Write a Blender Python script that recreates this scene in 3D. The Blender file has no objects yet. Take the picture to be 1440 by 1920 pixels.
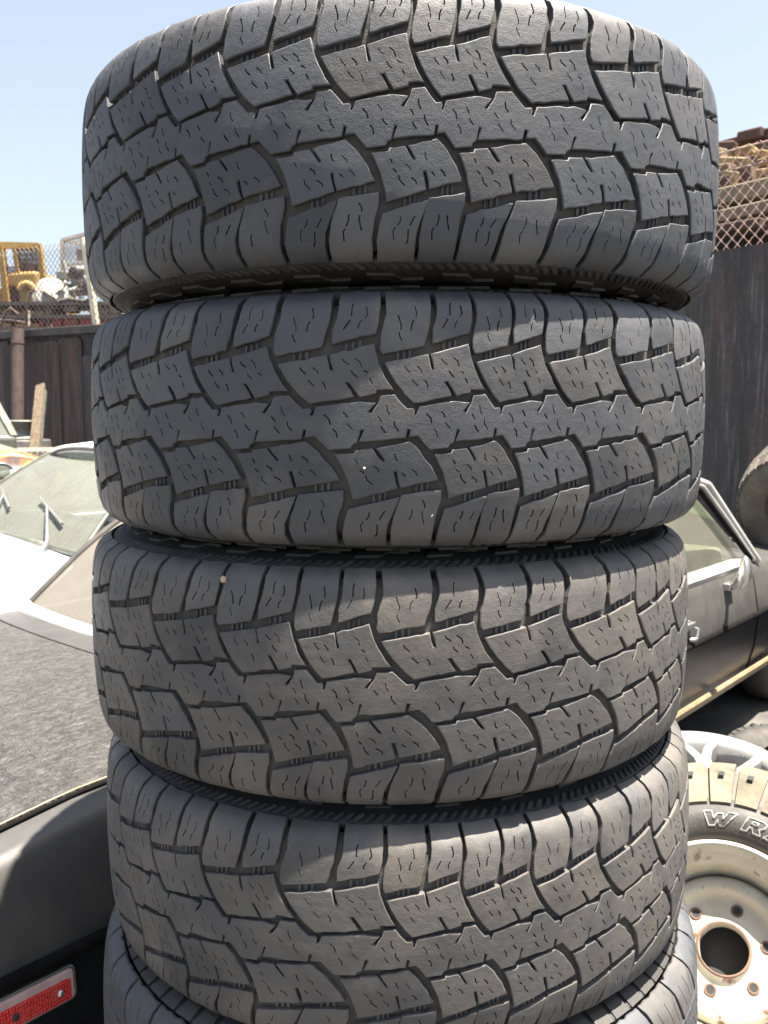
import bpy, bmesh, math, random
import numpy as np
from mathutils import Vector, Matrix
from mathutils.geometry import delaunay_2d_cdt
R = math.radians
random.seed(11)
rng = np.random.default_rng(5)
sc = bpy.context.scene
COL = sc.collection
H = 1.458                       # camera height over the dirt
F, PITCH = 1650.0, R(6.087)     # focal length in photo pixels, downward pitch

def at(px, py, Y):
    """world point at forward distance Y seen at photo pixel (px, py)"""
    a, b = (px - 720) / F, (960 - py) / F
    c, s = math.cos(PITCH), math.sin(PITCH)
    y = c + b * s
    return Vector((a / y * Y, Y, H + (b * c - s) / y * Y))

# ------------------------------------------------------------------ scene objects
def tag(o, label=None, cat=None, group=None, kind=None):
    if label: o['label'] = label
    if cat: o['category'] = cat
    if group: o['group'] = group
    if kind: o['kind'] = kind
    return o

def thing(name, label, cat, loc=(0, 0, 0), rotz=0.0, group=None, mat=None):
    o = bpy.data.objects.new(name, None); COL.objects.link(o)
    o.empty_display_size = .1
    if mat is not None: o.matrix_world = mat
    else:
        o.location = loc; o.rotation_euler = (0, 0, rotz)
    return tag(o, label, cat, group)

class MB:
    """collects shapes, links them as ONE mesh object"""
    def __init__(s): s.v = []; s.f = []; s.sm = []
    def add(s, vs, fs, smooth=False):
        o = len(s.v)
        s.v += [tuple(p) for p in vs]
        for f in fs:
            s.f.append([i + o for i in f]); s.sm.append(smooth)
        return s
    def box(s, c, d, rot=None):
        x, y, z = d[0] / 2, d[1] / 2, d[2] / 2
        vs = [Vector(p) for p in ((-x,-y,-z),(x,-y,-z),(x,y,-z),(-x,y,-z),(-x,-y,z),(x,-y,z),(x,y,z),(-x,y,z))]
        if rot is not None: vs = [rot @ p for p in vs]
        c = Vector(c)
        return s.add([p + c for p in vs], [(0,3,2,1),(4,5,6,7),(0,1,5,4),(1,2,6,5),(2,3,7,6),(3,0,4,7)])
    def bar(s, a, b, w, h=None, up=(0, 0, 1)):
        a, b = Vector(a), Vector(b); h = h or w
        d = (b - a); L = d.length; d.normalize()
        u = Vector(up)
        if abs(d.dot(u)) > .98: u = Vector((1, 0, 0))
        x = d.cross(u).normalized(); z = x.cross(d)
        m = Matrix((x, d, z)).transposed()
        return s.box((a + b) / 2, (w, L, h), m)
    def tube(s, pts, r, n=8, caps=True, smooth=True):
        pts = [Vector(p) for p in pts]; rings = []
        rs = r if isinstance(r, (list, tuple)) else [r] * len(pts)
        prev = None
        for i, p in enumerate(pts):
            d = (pts[min(i + 1, len(pts) - 1)] - pts[max(i - 1, 0)]).normalized()
            u = prev if prev is not None else (Vector((0, 0, 1)) if abs(d.z) < .9 else Vector((1, 0, 0)))
            x = d.cross(u).normalized(); z = x.cross(d).normalized(); prev = z
            rings.append([p + (x * math.cos(2*math.pi*k/n) + z * math.sin(2*math.pi*k/n)) * rs[i] for k in range(n)])
        vs = [q for g in rings for q in g]; fs = []
        for i in range(len(pts) - 1):
            for k in range(n):
                a, b = i*n + k, i*n + (k+1) % n
                fs.append((a, b, b + n, a + n))
        s.add(vs, fs, smooth)
        if caps:
            s.add(rings[0], [tuple(range(n))[::-1]]); s.add(rings[-1], [tuple(range(n))])
        return s
    def lathe(s, prof, n=48, M=None, smooth=True, a0=0.0, a1=2*math.pi):
        """prof: (r, z) pairs round local z"""
        full = abs(a1 - a0 - 2*math.pi) < 1e-6
        m = n if full else n + 1
        vs = []
        for k in range(m):
            a = a0 + (a1 - a0) * k / n
            for r, z in prof: vs.append(Vector((r*math.cos(a), r*math.sin(a), z)))
        if M is not None: vs = [M @ p for p in vs]
        q = len(prof); fs = []
        for k in range(n):
            k2 = (k + 1) % m
            for i in range(q - 1): fs.append((k*q+i, k2*q+i, k2*q+i+1, k*q+i+1))
        return s.add(vs, fs, smooth)
    def grid(s, P, smooth=True, flip=False):
        """P: rows of points"""
        n, m = len(P), len(P[0]); fs = []
        for i in range(n - 1):
            for j in range(m - 1):
                f = (i*m+j, i*m+j+1, (i+1)*m+j+1, (i+1)*m+j)
                fs.append(f[::-1] if flip else f)
        return s.add([p for r in P for p in r], fs, smooth)
    def prism(s, poly, thick, M=None, smooth=False):
        """poly of 2-D points in local xy, thick along local z"""
        n = len(poly)
        vs = [Vector((x, y, -thick/2)) for x, y in poly] + [Vector((x, y, thick/2)) for x, y in poly]
        if M is not None: vs = [M @ p for p in vs]
        return s.add(vs, [tuple(range(n))[::-1], tuple(range(n, 2*n))] + [(i, (i+1) % n, n + (i+1) % n, n + i) for i in range(n)], smooth)
    def build(s, name, mat, parent=None, bevel=0.0, seg=2, auto=None):
        me = bpy.data.meshes.new(name)
        me.from_pydata([tuple(p) for p in s.v], [], s.f)
        me.polygons.foreach_set('use_smooth', s.sm)
        me.update()
        o = bpy.data.objects.new(name, me); COL.objects.link(o)
        for m in (mat if isinstance(mat, (list, tuple)) else [mat]): me.materials.append(m)
        if parent is not None: o.parent = parent
        if bevel:
            b = o.modifiers.new('bevel', 'BEVEL'); b.width = bevel; b.segments = seg; b.limit_method = 'ANGLE'; b.angle_limit = R(40)
            b.harden_normals = False
        return o

# ------------------------------------------------------------------ materials
def newmat(name):
    m = bpy.data.materials.new(name); m.use_nodes = True
    nt = m.node_tree; b = nt.nodes['Principled BSDF']
    return m, nt, b
def N(nt, t, **kw):
    n = nt.nodes.new(t)
    for k, v in kw.items():
        if k in n.inputs.keys() if isinstance(k, str) else False: n.inputs[k].default_value = v
        else: setattr(n, k, v)
    return n
def ramp(nt, stops):
    n = nt.nodes.new('ShaderNodeValToRGB'); e = n.color_ramp.elements
    while len(e) < len(stops): e.new(.5)
    for i, (p, c) in enumerate(stops):
        e[i].position = p
        e[i].color = (c[0], c[1], c[2], 1) if isinstance(c, (tuple, list)) else (c, c, c, 1)
    return n
def coords(nt, scale=(1, 1, 1), rot=(0, 0, 0)):
    tc = nt.nodes.new('ShaderNodeTexCoord'); mp = nt.nodes.new('ShaderNodeMapping')
    mp.inputs['Scale'].default_value = scale; mp.inputs['Rotation'].default_value = rot
    nt.links.new(tc.outputs['Object'], mp.inputs['Vector'])
    return mp.outputs['Vector']
def noise(nt, vec, scale, detail=5, rough=.55, dist=0.0):
    n = nt.nodes.new('ShaderNodeTexNoise')
    n.inputs['Scale'].default_value = scale; n.inputs['Detail'].default_value = detail
    n.inputs['Roughness'].default_value = rough; n.inputs['Distortion'].default_value = dist
    nt.links.new(vec, n.inputs['Vector'])
    return n.outputs['Fac']
def mix(nt, fac, a, b, mode='MIX'):
    n = nt.nodes.new('ShaderNodeMix'); n.data_type = 'RGBA'; n.blend_type = mode
    for sock, v in ((n.inputs[0], fac), (n.inputs[6], a), (n.inputs[7], b)):
        if hasattr(v, 'links'): nt.links.new(v, sock)
        elif isinstance(v, (tuple, list)): sock.default_value = (v[0], v[1], v[2], 1)
        else: sock.default_value = v
    return n.outputs[2]
def math_(nt, op, a, b=None):
    n = nt.nodes.new('ShaderNodeMath'); n.operation = op
    for sock, v in ((n.inputs[0], a), (n.inputs[1], b)):
        if v is None: continue
        if hasattr(v, 'links'): nt.links.new(v, sock)
        else: sock.default_value = v
    return n.outputs[0]
def bump(nt, b, h, strength=.3, dist=.01):
    n = nt.nodes.new('ShaderNodeBump'); n.inputs['Strength'].default_value = strength; n.inputs['Distance'].default_value = dist
    nt.links.new(h, n.inputs['Height']); nt.links.new(n.outputs['Normal'], b.inputs['Normal'])
    return n

def m_worn(name, base, base2, rough=.6, scale=8, sc3=(1, 1, 1), metal=0.0, spec=.5, stain=None, st=(.55, .7), stscale=5, bs=.15, bd=.003, fine=60):
    """painted or bare surface with blotchy colour, stains of their own shape and a fine grain"""
    m, nt, b = newmat(name)
    v = coords(nt, sc3)
    f = noise(nt, v, scale, 6, .6)
    rp = ramp(nt, [(.35, base), (.68, base2)]); nt.links.new(f, rp.inputs[0])
    col = rp.outputs[0]
    if stain:
        f2 = noise(nt, v, stscale, 7, .65, .4)
        r2 = ramp(nt, [(st[0], 0.0), (st[1], 1.0)]); nt.links.new(f2, r2.inputs[0])
        col = mix(nt, r2.outputs[0], col, stain)
    nt.links.new(col, b.inputs['Base Color'])
    b.inputs['Roughness'].default_value = rough; b.inputs['Metallic'].default_value = metal; b.inputs['Specular IOR Level'].default_value = spec
    fn = noise(nt, v, fine, 4, .6)
    bump(nt, b, fn, bs, bd)
    return m

def m_rubber(name, c0, c1, dust, amount=(.5, .75), rough=.62, grain=900, island=True):
    m, nt, b = newmat(name)
    v = coords(nt)
    geo = nt.nodes.new('ShaderNodeNewGeometry')
    f = noise(nt, v, 22, 6, .65, .3)
    rp = ramp(nt, [(.3, c0), (.75, c1)]); nt.links.new(f, rp.inputs[0])
    # each block takes its own slightly different tone of wear
    tone = ramp(nt, [(0, .74), (1, 1.24)]); nt.links.new(geo.outputs['Random Per Island'], tone.inputs[0]) if island else None
    if not island: tone.inputs[0].default_value = .5
    col = mix(nt, 1.0, rp.outputs[0], tone.outputs[0], 'MULTIPLY')
    fd = noise(nt, v, 9, 8, .7, .6)
    rd = ramp(nt, [(amount[0], 0.0), (amount[1], .55)]); nt.links.new(fd, rd.inputs[0])
    col = mix(nt, rd.outputs[0], col, dust)
    # a few blocks hold more brown dirt than their neighbours
    hb = math_(nt, 'FRACT', math_(nt, 'MULTIPLY', geo.outputs['Random Per Island'], 37.7 if island else 0.0))
    rb = ramp(nt, [(.70, 0.0), (1.0, .55)]); nt.links.new(hb, rb.inputs[0])
    col = mix(nt, math_(nt, 'MULTIPLY', rb.outputs[0], f), col, dust)
    # pale specks and scuffs
    fs = noise(nt, v, 420, 2, .5)
    rs = ramp(nt, [(.70, 0.0), (.78, .30)]); nt.links.new(fs, rs.inputs[0])
    col = mix(nt, rs.outputs[0], col, (.22, .20, .17))
    nt.links.new(col, b.inputs['Base Color'])
    rr = ramp(nt, [(.3, rough - .10), (.7, rough + .12)]); nt.links.new(f, rr.inputs[0]); nt.links.new(rr.outputs[0], b.inputs['Roughness'])
    b.inputs['Specular IOR Level'].default_value = .5
    g1 = noise(nt, v, grain, 3, .6); g2 = noise(nt, v, 130, 4, .6)
    bump(nt, b, math_(nt, 'ADD', g1, math_(nt, 'MULTIPLY', g2, 1.6)), .38, .0011)
    return m

M = {}
M['rubber'] = m_rubber('worn_rubber', (.038, .041, .048), (.062, .066, .074), (.150, .135, .112), (.52, .82))
M['rubber_rib'] = m_rubber('worn_rubber_rib', (.038, .041, .048), (.062, .066, .074), (.150, .135, .112), (.52, .82), island=False)
M['rubber_blue'] = m_rubber('worn_rubber_clean', (.033, .037, .045), (.059, .064, .074), (.125, .118, .108), (.55, .86))
M['rubber_blue_rib'] = m_rubber('worn_rubber_clean_rib', (.033, .037, .045), (.059, .064, .074), (.125, .118, .108), (.55, .86), island=False)
M['rubber_brown'] = m_rubber('worn_rubber_dusty', (.040, .041, .044), (.067, .067, .069), (.155, .138, .115), (.42, .74))
M['rubber_brown_rib'] = m_rubber('worn_rubber_dusty_rib', (.040, .041, .044), (.067, .067, .069), (.155, .138, .115), (.42, .74), island=False)
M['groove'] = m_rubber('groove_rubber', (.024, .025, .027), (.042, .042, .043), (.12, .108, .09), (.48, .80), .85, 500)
M['sidewall'] = m_rubber('sidewall_rubber', (.018, .018, .019), (.032, .031, .031), (.09, .08, .065), (.55, .85), .62)
M['dusty_rubber'] = m_rubber('dusty_rubber', (.04, .038, .036), (.065, .062, .056), (.20, .175, .135), (.38, .68), .8)
M['mud_rubber'] = m_rubber('mud_rubber', (.030, .027, .022), (.13, .112, .08), (.24, .205, .145), (.34, .60), .9)
M['letter'] = m_worn('raised_letter_white', (.22, .215, .205), (.30, .295, .28), .7, 40, stain=(.05, .05, .048), st=(.50, .62), stscale=70)
M['stone'] = m_worn('stone_chip', (.30, .22, .17), (.40, .31, .25), .85, 60)
M['white_stone'] = m_worn('white_chip', (.65, .63, .58), (.72, .70, .66), .85, 60)
M['dirt'] = m_worn('yard_dirt', (.060, .058, .056), (.095, .090, .083), .95, 3, stain=(.045, .042, .040), bs=.5, bd=.02, fine=25)

def m_blackpaint():
    m, nt, b = newmat('dusty_black_paint')
    v = coords(nt, (1, 1, 1)); vs = coords(nt, (9, 9, 1.0))
    geo = nt.nodes.new('ShaderNodeNewGeometry')
    f = noise(nt, v, 7, 7, .65, .5); g = noise(nt, vs, 4.0, 6, .6)
    # dust that has settled: more on surfaces that look up, streaked by rain on the sides
    sx = nt.nodes.new('ShaderNodeSeparateXYZ'); nt.links.new(geo.outputs['Normal'], sx.inputs[0])
    up = ramp(nt, [(.0, .06), (.07, .42), (.2, .95), (.5, .85), (.9, .66)]); nt.links.new(sx.outputs['Z'], up.inputs[0])
    st = ramp(nt, [(.3, .55), (.7, 1.15)]); nt.links.new(math_(nt, 'ADD', math_(nt, 'MULTIPLY', f, .6), math_(nt, 'MULTIPLY', g, .4)), st.inputs[0])
    d = math_(nt, 'MULTIPLY', up.outputs[0], st.outputs[0])
    col = mix(nt, d, (.009, .010, .013), (.062, .060, .056))
    nt.links.new(col, b.inputs['Base Color'])
    rr = nt.nodes.new('ShaderNodeMapRange'); rr.inputs['To Min'].default_value = .33; rr.inputs['To Max'].default_value = .75
    nt.links.new(d, rr.inputs['Value']); nt.links.new(rr.outputs[0], b.inputs['Roughness'])
    bump(nt, b, noise(nt, v, 260, 3, .6), .12, .001)
    return m
M['black_paint'] = m_blackpaint()

def m_crinkle():
    m, nt, b = newmat('crazed_lid_paint')
    v = coords(nt, (1.0, 1.75, 1.75), (0, 0, R(-7))); v2 = coords(nt)
    w = noise(nt, v, 24, 3, .55, 2.6)
    ridg = math_(nt, 'SUBTRACT', 1.0, math_(nt, 'MULTIPLY', math_(nt, 'ABSOLUTE', math_(nt, 'SUBTRACT', w, .5)), 5.0))
    f = noise(nt, v2, 40, 3, .5, 1.6)
    h = math_(nt, 'ADD', math_(nt, 'MULTIPLY', ridg, .75), math_(nt, 'MULTIPLY', f, .6))
    rp = ramp(nt, [(.10, (.024, .024, .024)), (.40, (.038, .037, .036)), (.65, (.047, .046, .043)), (.80, (.062, .060, .055))]); nt.links.new(math_(nt, 'MULTIPLY', h, .7), rp.inputs[0])  # crazed tone, darker in the hollows: crease shade put into the colour
    nt.links.new(rp.outputs[0], b.inputs['Base Color'])
    b.inputs['Roughness'].default_value = .62
    bump(nt, b, h, 1.0, .0075)
    return m
M['crinkle'] = m_crinkle()

def m_glass(name, tint, dust, amount, rough=.05):
    """thin pane: see-through tint, mirror gloss, dust film with streaks"""
    m, nt, b = newmat(name)
    out = nt.nodes['Material Output']
    tr = nt.nodes.new('ShaderNodeBsdfTransparent'); tr.inputs['Color'].default_value = (*tint, 1)
    gl = nt.nodes.new('ShaderNodeBsdfGlossy'); gl.inputs['Roughness'].default_value = rough
    fr = nt.nodes.new('ShaderNodeFresnel'); fr.inputs['IOR'].default_value = 1.5
    m1 = nt.nodes.new('ShaderNodeMixShader'); nt.links.new(fr.outputs[0], m1.inputs[0]); nt.links.new(tr.outputs[0], m1.inputs[1]); nt.links.new(gl.outputs[0], m1.inputs[2])
    df = nt.nodes.new('ShaderNodeBsdfDiffuse')
    v = coords(nt, (1, 1, 1)); vs = coords(nt, (2.2, 14, 2.2))
    f = noise(nt, v, 3, 7, .65, .4); g = noise(nt, vs, 3, 6, .65); k = noise(nt, v, 160, 3, .6)
    rp = ramp(nt, [(.30, amount[0]), (.72, amount[1])])
    nt.links.new(math_(nt, 'ADD', math_(nt, 'MULTIPLY', f, .45), math_(nt, 'ADD', math_(nt, 'MULTIPLY', g, .38), math_(nt, 'MULTIPLY', k, .17))), rp.inputs[0])
    df.inputs['Color'].default_value = (*dust, 1)
    m2 = nt.nodes.new('ShaderNodeMixShader'); nt.links.new(rp.outputs[0], m2.inputs[0]); nt.links.new(m1.outputs[0], m2.inputs[1]); nt.links.new(df.outputs[0], m2.inputs[2])
    nt.links.new(m2.outputs[0], out.inputs['Surface'])
    return m
M['rear_glass'] = m_glass('dusty_rear_glass', (.55, .62, .55), (.165, .155, .135), (.55, .93))
M['side_glass'] = m_glass('green_side_glass', (.80, .83, .76), (.26, .26, .22), (.12, .34))
M['screen_glass'] = m_glass('dusty_windscreen', (.62, .74, .66), (.15, .155, .135), (.45, .78))
M['dark_glass'] = m_glass('dark_dusty_glass', (.25, .30, .27), (.20, .21, .18), (.25, .5))
M['chrome'] = m_worn('dull_chrome', (.50, .50, .49), (.62, .62, .61), .32, 14, metal=.9, stain=(.40, .37, .32), st=(.6, .75), bs=.03)
M['trim_silver'] = m_worn('weathered_bright_trim', (.30, .30, .29), (.42, .42, .41), .45, 9, metal=.35, stain=(.24, .21, .17), st=(.58, .75), bs=.04)
M['brass_trim'] = m_worn('yellowed_trim', (.20, .155, .095), (.30, .24, .155), .5, 10, metal=.3, bs=.05)
M['blackplastic'] = m_worn('black_rubber_trim', (.004, .004, .004), (.008, .008, .008), .9, 20, spec=.08)
M['white_paint'] = m_worn('white_car_paint', (.74, .76, .80), (.80, .82, .85), .35, 3, stain=(.62, .61, .58), st=(.6, .85), bs=.02)
M['interior'] = m_worn('faded_interior', (.035, .045, .035), (.06, .075, .055), .8, 6)
M['seat'] = m_worn('green_grey_vinyl', (.10, .115, .09), (.15, .165, .13), .6, 6)
def m_reflector():
    m, nt, b = newmat('red_reflector')
    v = coords(nt, (1, 0, 1))
    vo = nt.nodes.new('ShaderNodeTexVoronoi'); vo.inputs['Scale'].default_value = 210; vo.inputs['Randomness'].default_value = 0.25
    nt.links.new(v, vo.inputs['Vector'])
    rp = ramp(nt, [(.0, (.80, .16, .13)), (.45, (.62, .05, .04)), (.8, (.36, .018, .018))]); nt.links.new(math_(nt, 'MULTIPLY', vo.outputs['Distance'], 1.3), rp.inputs[0])
    f = noise(nt, coords(nt), 18, 6, .6); rf = ramp(nt, [(.45, 0.0), (.8, .55)]); nt.links.new(f, rf.inputs[0])
    nt.links.new(mix(nt, rf.outputs[0], rp.outputs[0], (.42, .20, .17)), b.inputs['Base Color'])
    b.inputs['Roughness'].default_value = .25
    b.inputs['Coat Weight'].default_value = .5
    bump(nt, b, vo.outputs['Distance'], .5, .002)
    return m
M['reflector'] = m_reflector()
M['pink_dust'] = m_worn('dusty_lens_edge', (.40, .27, .25), (.52, .40, .37), .7, 30)
M['silver'] = m_worn('silver_alloy', (.30, .30, .30), (.40, .40, .39), .42, 10, metal=.5, stain=(.42, .38, .32), st=(.62, .8), bs=.03)
M['cream_steel'] = m_worn('cream_painted_steel', (.35, .325, .265), (.48, .455, .385), .5, 9, stain=(.13, .075, .042), st=(.56, .63), stscale=14, bs=.15, bd=.002)
M['rusty_edge'] = m_worn('rusty_edge', (.085, .052, .040), (.17, .105, .075), .85, 30, bs=.3)
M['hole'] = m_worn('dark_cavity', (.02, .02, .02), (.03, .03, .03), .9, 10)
def m_sheet(name, a, b_, rust, pale, rough=.62, met=.0):
    m, nt, b = newmat(name)
    v = coords(nt, (1, 1, 1)); vs = coords(nt, (7, 7, .55)); vs2 = coords(nt, (24, 24, 1.5))
    f = noise(nt, vs, 1.1, 8, .65, .3)
    rp = ramp(nt, [(.3, a), (.7, b_)]); nt.links.new(f, rp.inputs[0])
    g = noise(nt, vs2, 1.6, 6, .65, .2)
    r2 = ramp(nt, [(.53, 0.0), (.70, .8)]); nt.links.new(g, r2.inputs[0])
    col = mix(nt, r2.outputs[0], rp.outputs[0], pale)
    h = noise(nt, vs, 2.3, 8, .7, .5)
    r3 = ramp(nt, [(.50, 0.0), (.64, .8)]); nt.links.new(h, r3.inputs[0])
    col = mix(nt, r3.outputs[0], col, rust)
    k = noise(nt, v, 30, 6, .7)
    r4 = ramp(nt, [(.35, .72), (.7, 1.25)]); nt.links.new(k, r4.inputs[0])
    col = mix(nt, 1.0, col, r4.outputs[0], 'MULTIPLY')
    nt.links.new(col, b.inputs['Base Color'])
    b.inputs['Roughness'].default_value = rough; b.inputs['Metallic'].default_value = met
    bump(nt, b, math_(nt, 'ADD', k, f), .25, .006)
    return m
M['sheet'] = m_sheet('rusted_sheet', (.018, .015, .016), (.062, .047, .045), (.105, .060, .048), (.135, .122, .124))
M['sheet_b'] = m_sheet('rusted_sheet_brown', (.022, .015, .015), (.066, .046, .042), (.115, .062, .048), (.13, .115, .115))
M['sheet_c'] = m_sheet('blackened_sheet', (.014, .014, .016), (.040, .037, .040), (.075, .048, .041), (.13, .125, .128))
M['rust'] = m_worn('brown_rust', (.052, .032, .026), (.095, .056, .043), .85, 12, stain=(.045, .032, .03), bs=.4)
M['rust_pink'] = m_worn('pale_rust_pipe', (.060, .042, .038), (.095, .068, .062), .8, 9, stain=(.040, .028, .025), bs=.3)
M['wood'] = m_worn('weathered_plank', (.050, .036, .020), (.12, .092, .055), .8, 6, (6, 6, .6), stain=(.07, .05, .03), st=(.58, .7), bs=.4)
M['timber'] = m_worn('yellowed_timber', (.20, .140, .070), (.31, .235, .125), .8, 7, stain=(.08, .05, .03), st=(.5, .68), bs=.4)
M['tan_block'] = m_worn('tan_block', (.14, .112, .078), (.21, .172, .122), .85, 8, bs=.3)
M['brown_timber'] = m_worn('brown_timber', (.11, .078, .05), (.17, .125, .08), .85, 7, bs=.4)
M['red'] = m_worn('faded_red_paint', (.25, .03, .025), (.34, .07, .05), .55, 10, stain=(.18, .05, .04), bs=.1)
M['yellow'] = m_worn('machine_yellow', (.27, .165, .045), (.38, .25, .085), .5, 6, stain=(.28, .17, .07), st=(.58, .75), bs=.1)
M['pale_pipe'] = m_worn('pale_galvanised_pipe', (.48, .43, .33), (.60, .55, .44), .6, 8, bs=.1)
M['wiper_grey'] = m_worn('weathered_wiper', (.09, .092, .095), (.13, .13, .13), .6, 20)
M['wire'] = m_worn('rusty_wire', (.27, .19, .16), (.38, .28, .24), .7, 20)
M['wire_pale'] = m_worn('grey_wire', (.17, .125, .105), (.26, .20, .17), .7, 20)
M['grey_steel'] = m_worn('grey_steel', (.30, .29, .27), (.42, .40, .36), .6, 10, stain=(.24, .15, .10), bs=.15)
M['white_metal'] = m_worn('white_machine_paint', (.15, .158, .142), (.22, .225, .205), .5, 8, stain=(.17, .13, .09), st=(.52, .64), bs=.1)
M['dark_metal'] = m_worn('dark_metal', (.04, .038, .036), (.08, .07, .065), .6, 12)
M['olive'] = m_worn('olive_paint', (.05, .058, .047), (.08, .086, .07), .5, 6, stain=(.28, .26, .2), st=(.5, .8), bs=.1)
M['bare_hood'] = m_worn('sun_bleached_paint', (.115, .10, .075), (.19, .17, .13), .45, 5, stain=(.24, .20, .14), st=(.55, .75), bs=.08)
M['brown_fender'] = m_worn('dusty_brown_paint', (.10, .08, .052), (.15, .122, .084), .6, 5, bs=.1)
def m_flame():
    m, nt, b = newmat('flame_paint')
    v = coords(nt, (1, 1, 1))
    f = noise(nt, v, 5.0, 3, .5, 1.2)
    rp = ramp(nt, [(.38, (.30, .25, .16)), (.48, (.36, .20, .05)), (.56, (.30, .08, .02)), (.64, (.05, .035, .03))]); nt.links.new(f, rp.inputs[0])
    nt.links.new(rp.outputs[0], b.inputs['Base Color']); b.inputs['Roughness'].default_value = .3
    return m
M['flame'] = m_flame()

# ------------------------------------------------------------------ tyres with a modelled tread
PZ = [0, .04, .07, .09, .10, .108, .114, .119, .1215]
PR = [.400, .3993, .3977, .3955, .3935, .3905, .3855, .3785, .3725]
_zs = np.linspace(0, .1215, 200)
_rs = np.interp(_zs, PZ, PR)
for _ in range(6): _rs[1:-1] = (_rs[:-2] + _rs[1:-1] * 2 + _rs[2:]) / 4
_dr = np.gradient(_rs, _zs)

def on_tyre(th, v, h, k=1.0):
    """th radians (0 = towards the camera), v = height over the mid plane in metres, h = height over the tread surface"""
    a = np.abs(v)
    r = np.interp(a, _zs, _rs) * k; d = np.interp(a, _zs, _dr) * np.sign(v)
    L = np.sqrt(1 + d * d); nr, nz = 1 / L, -d / L
    rr = r + h * nr; z = v + h * nz
    return np.stack([rr * np.sin(th), -rr * np.cos(th), z], 1), np.stack([nr * np.sin(th), -nr * np.cos(th), nz], 1)

def offset_poly(P, d, free):
    """inward offset of a counter-clockwise polygon; free[i] = edge i..i+1 keeps its place"""
    n = len(P); out = []
    for i in range(n):
        p0, p1, p2 = P[i-1], P[i], P[(i+1) % n]
        e0 = p1 - p0; e1 = p2 - p1
        n0 = np.array([-e0[1], e0[0]]) / (np.hypot(*e0) + 1e-12); n1 = np.array([-e1[1], e1[0]]) / (np.hypot(*e1) + 1e-12)
        d0 = 0 if free[i-1] else d; d1 = 0 if free[i] else d
        if d0 == 0 and d1 == 0: out.append(p1.copy()); continue
        den = 1 + n0 @ n1
        if d0 == d1:
            q = p1 + (n0 + n1) * d / max(den, .45)
        else:
            # intersection of the two shifted lines
            A = np.array([n0, n1]); bb = np.array([n0 @ p1 + d0, n1 @ p1 + d1])
            q = np.linalg.solve(A, bb) if abs(np.linalg.det(A)) > .15 else p1 + n0 * d0 + n1 * d1
        out.append(q)
    return np.array(out)

def inside(P, pts):
    x, y = pts[:, 0], pts[:, 1]; c = np.zeros(len(pts), bool); j = len(P) - 1
    for i in range(len(P)):
        xi, yi, xj, yj = P[i][0], P[i][1], P[j][0], P[j][1]
        t = (yi > y) != (yj > y)
        with np.errstate(divide='ignore', invalid='ignore'):
            c ^= t & (x < (xj - xi) * (y - yi) / (yj - yi + 1e-15) + xi)
        j = i
    return c

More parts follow.
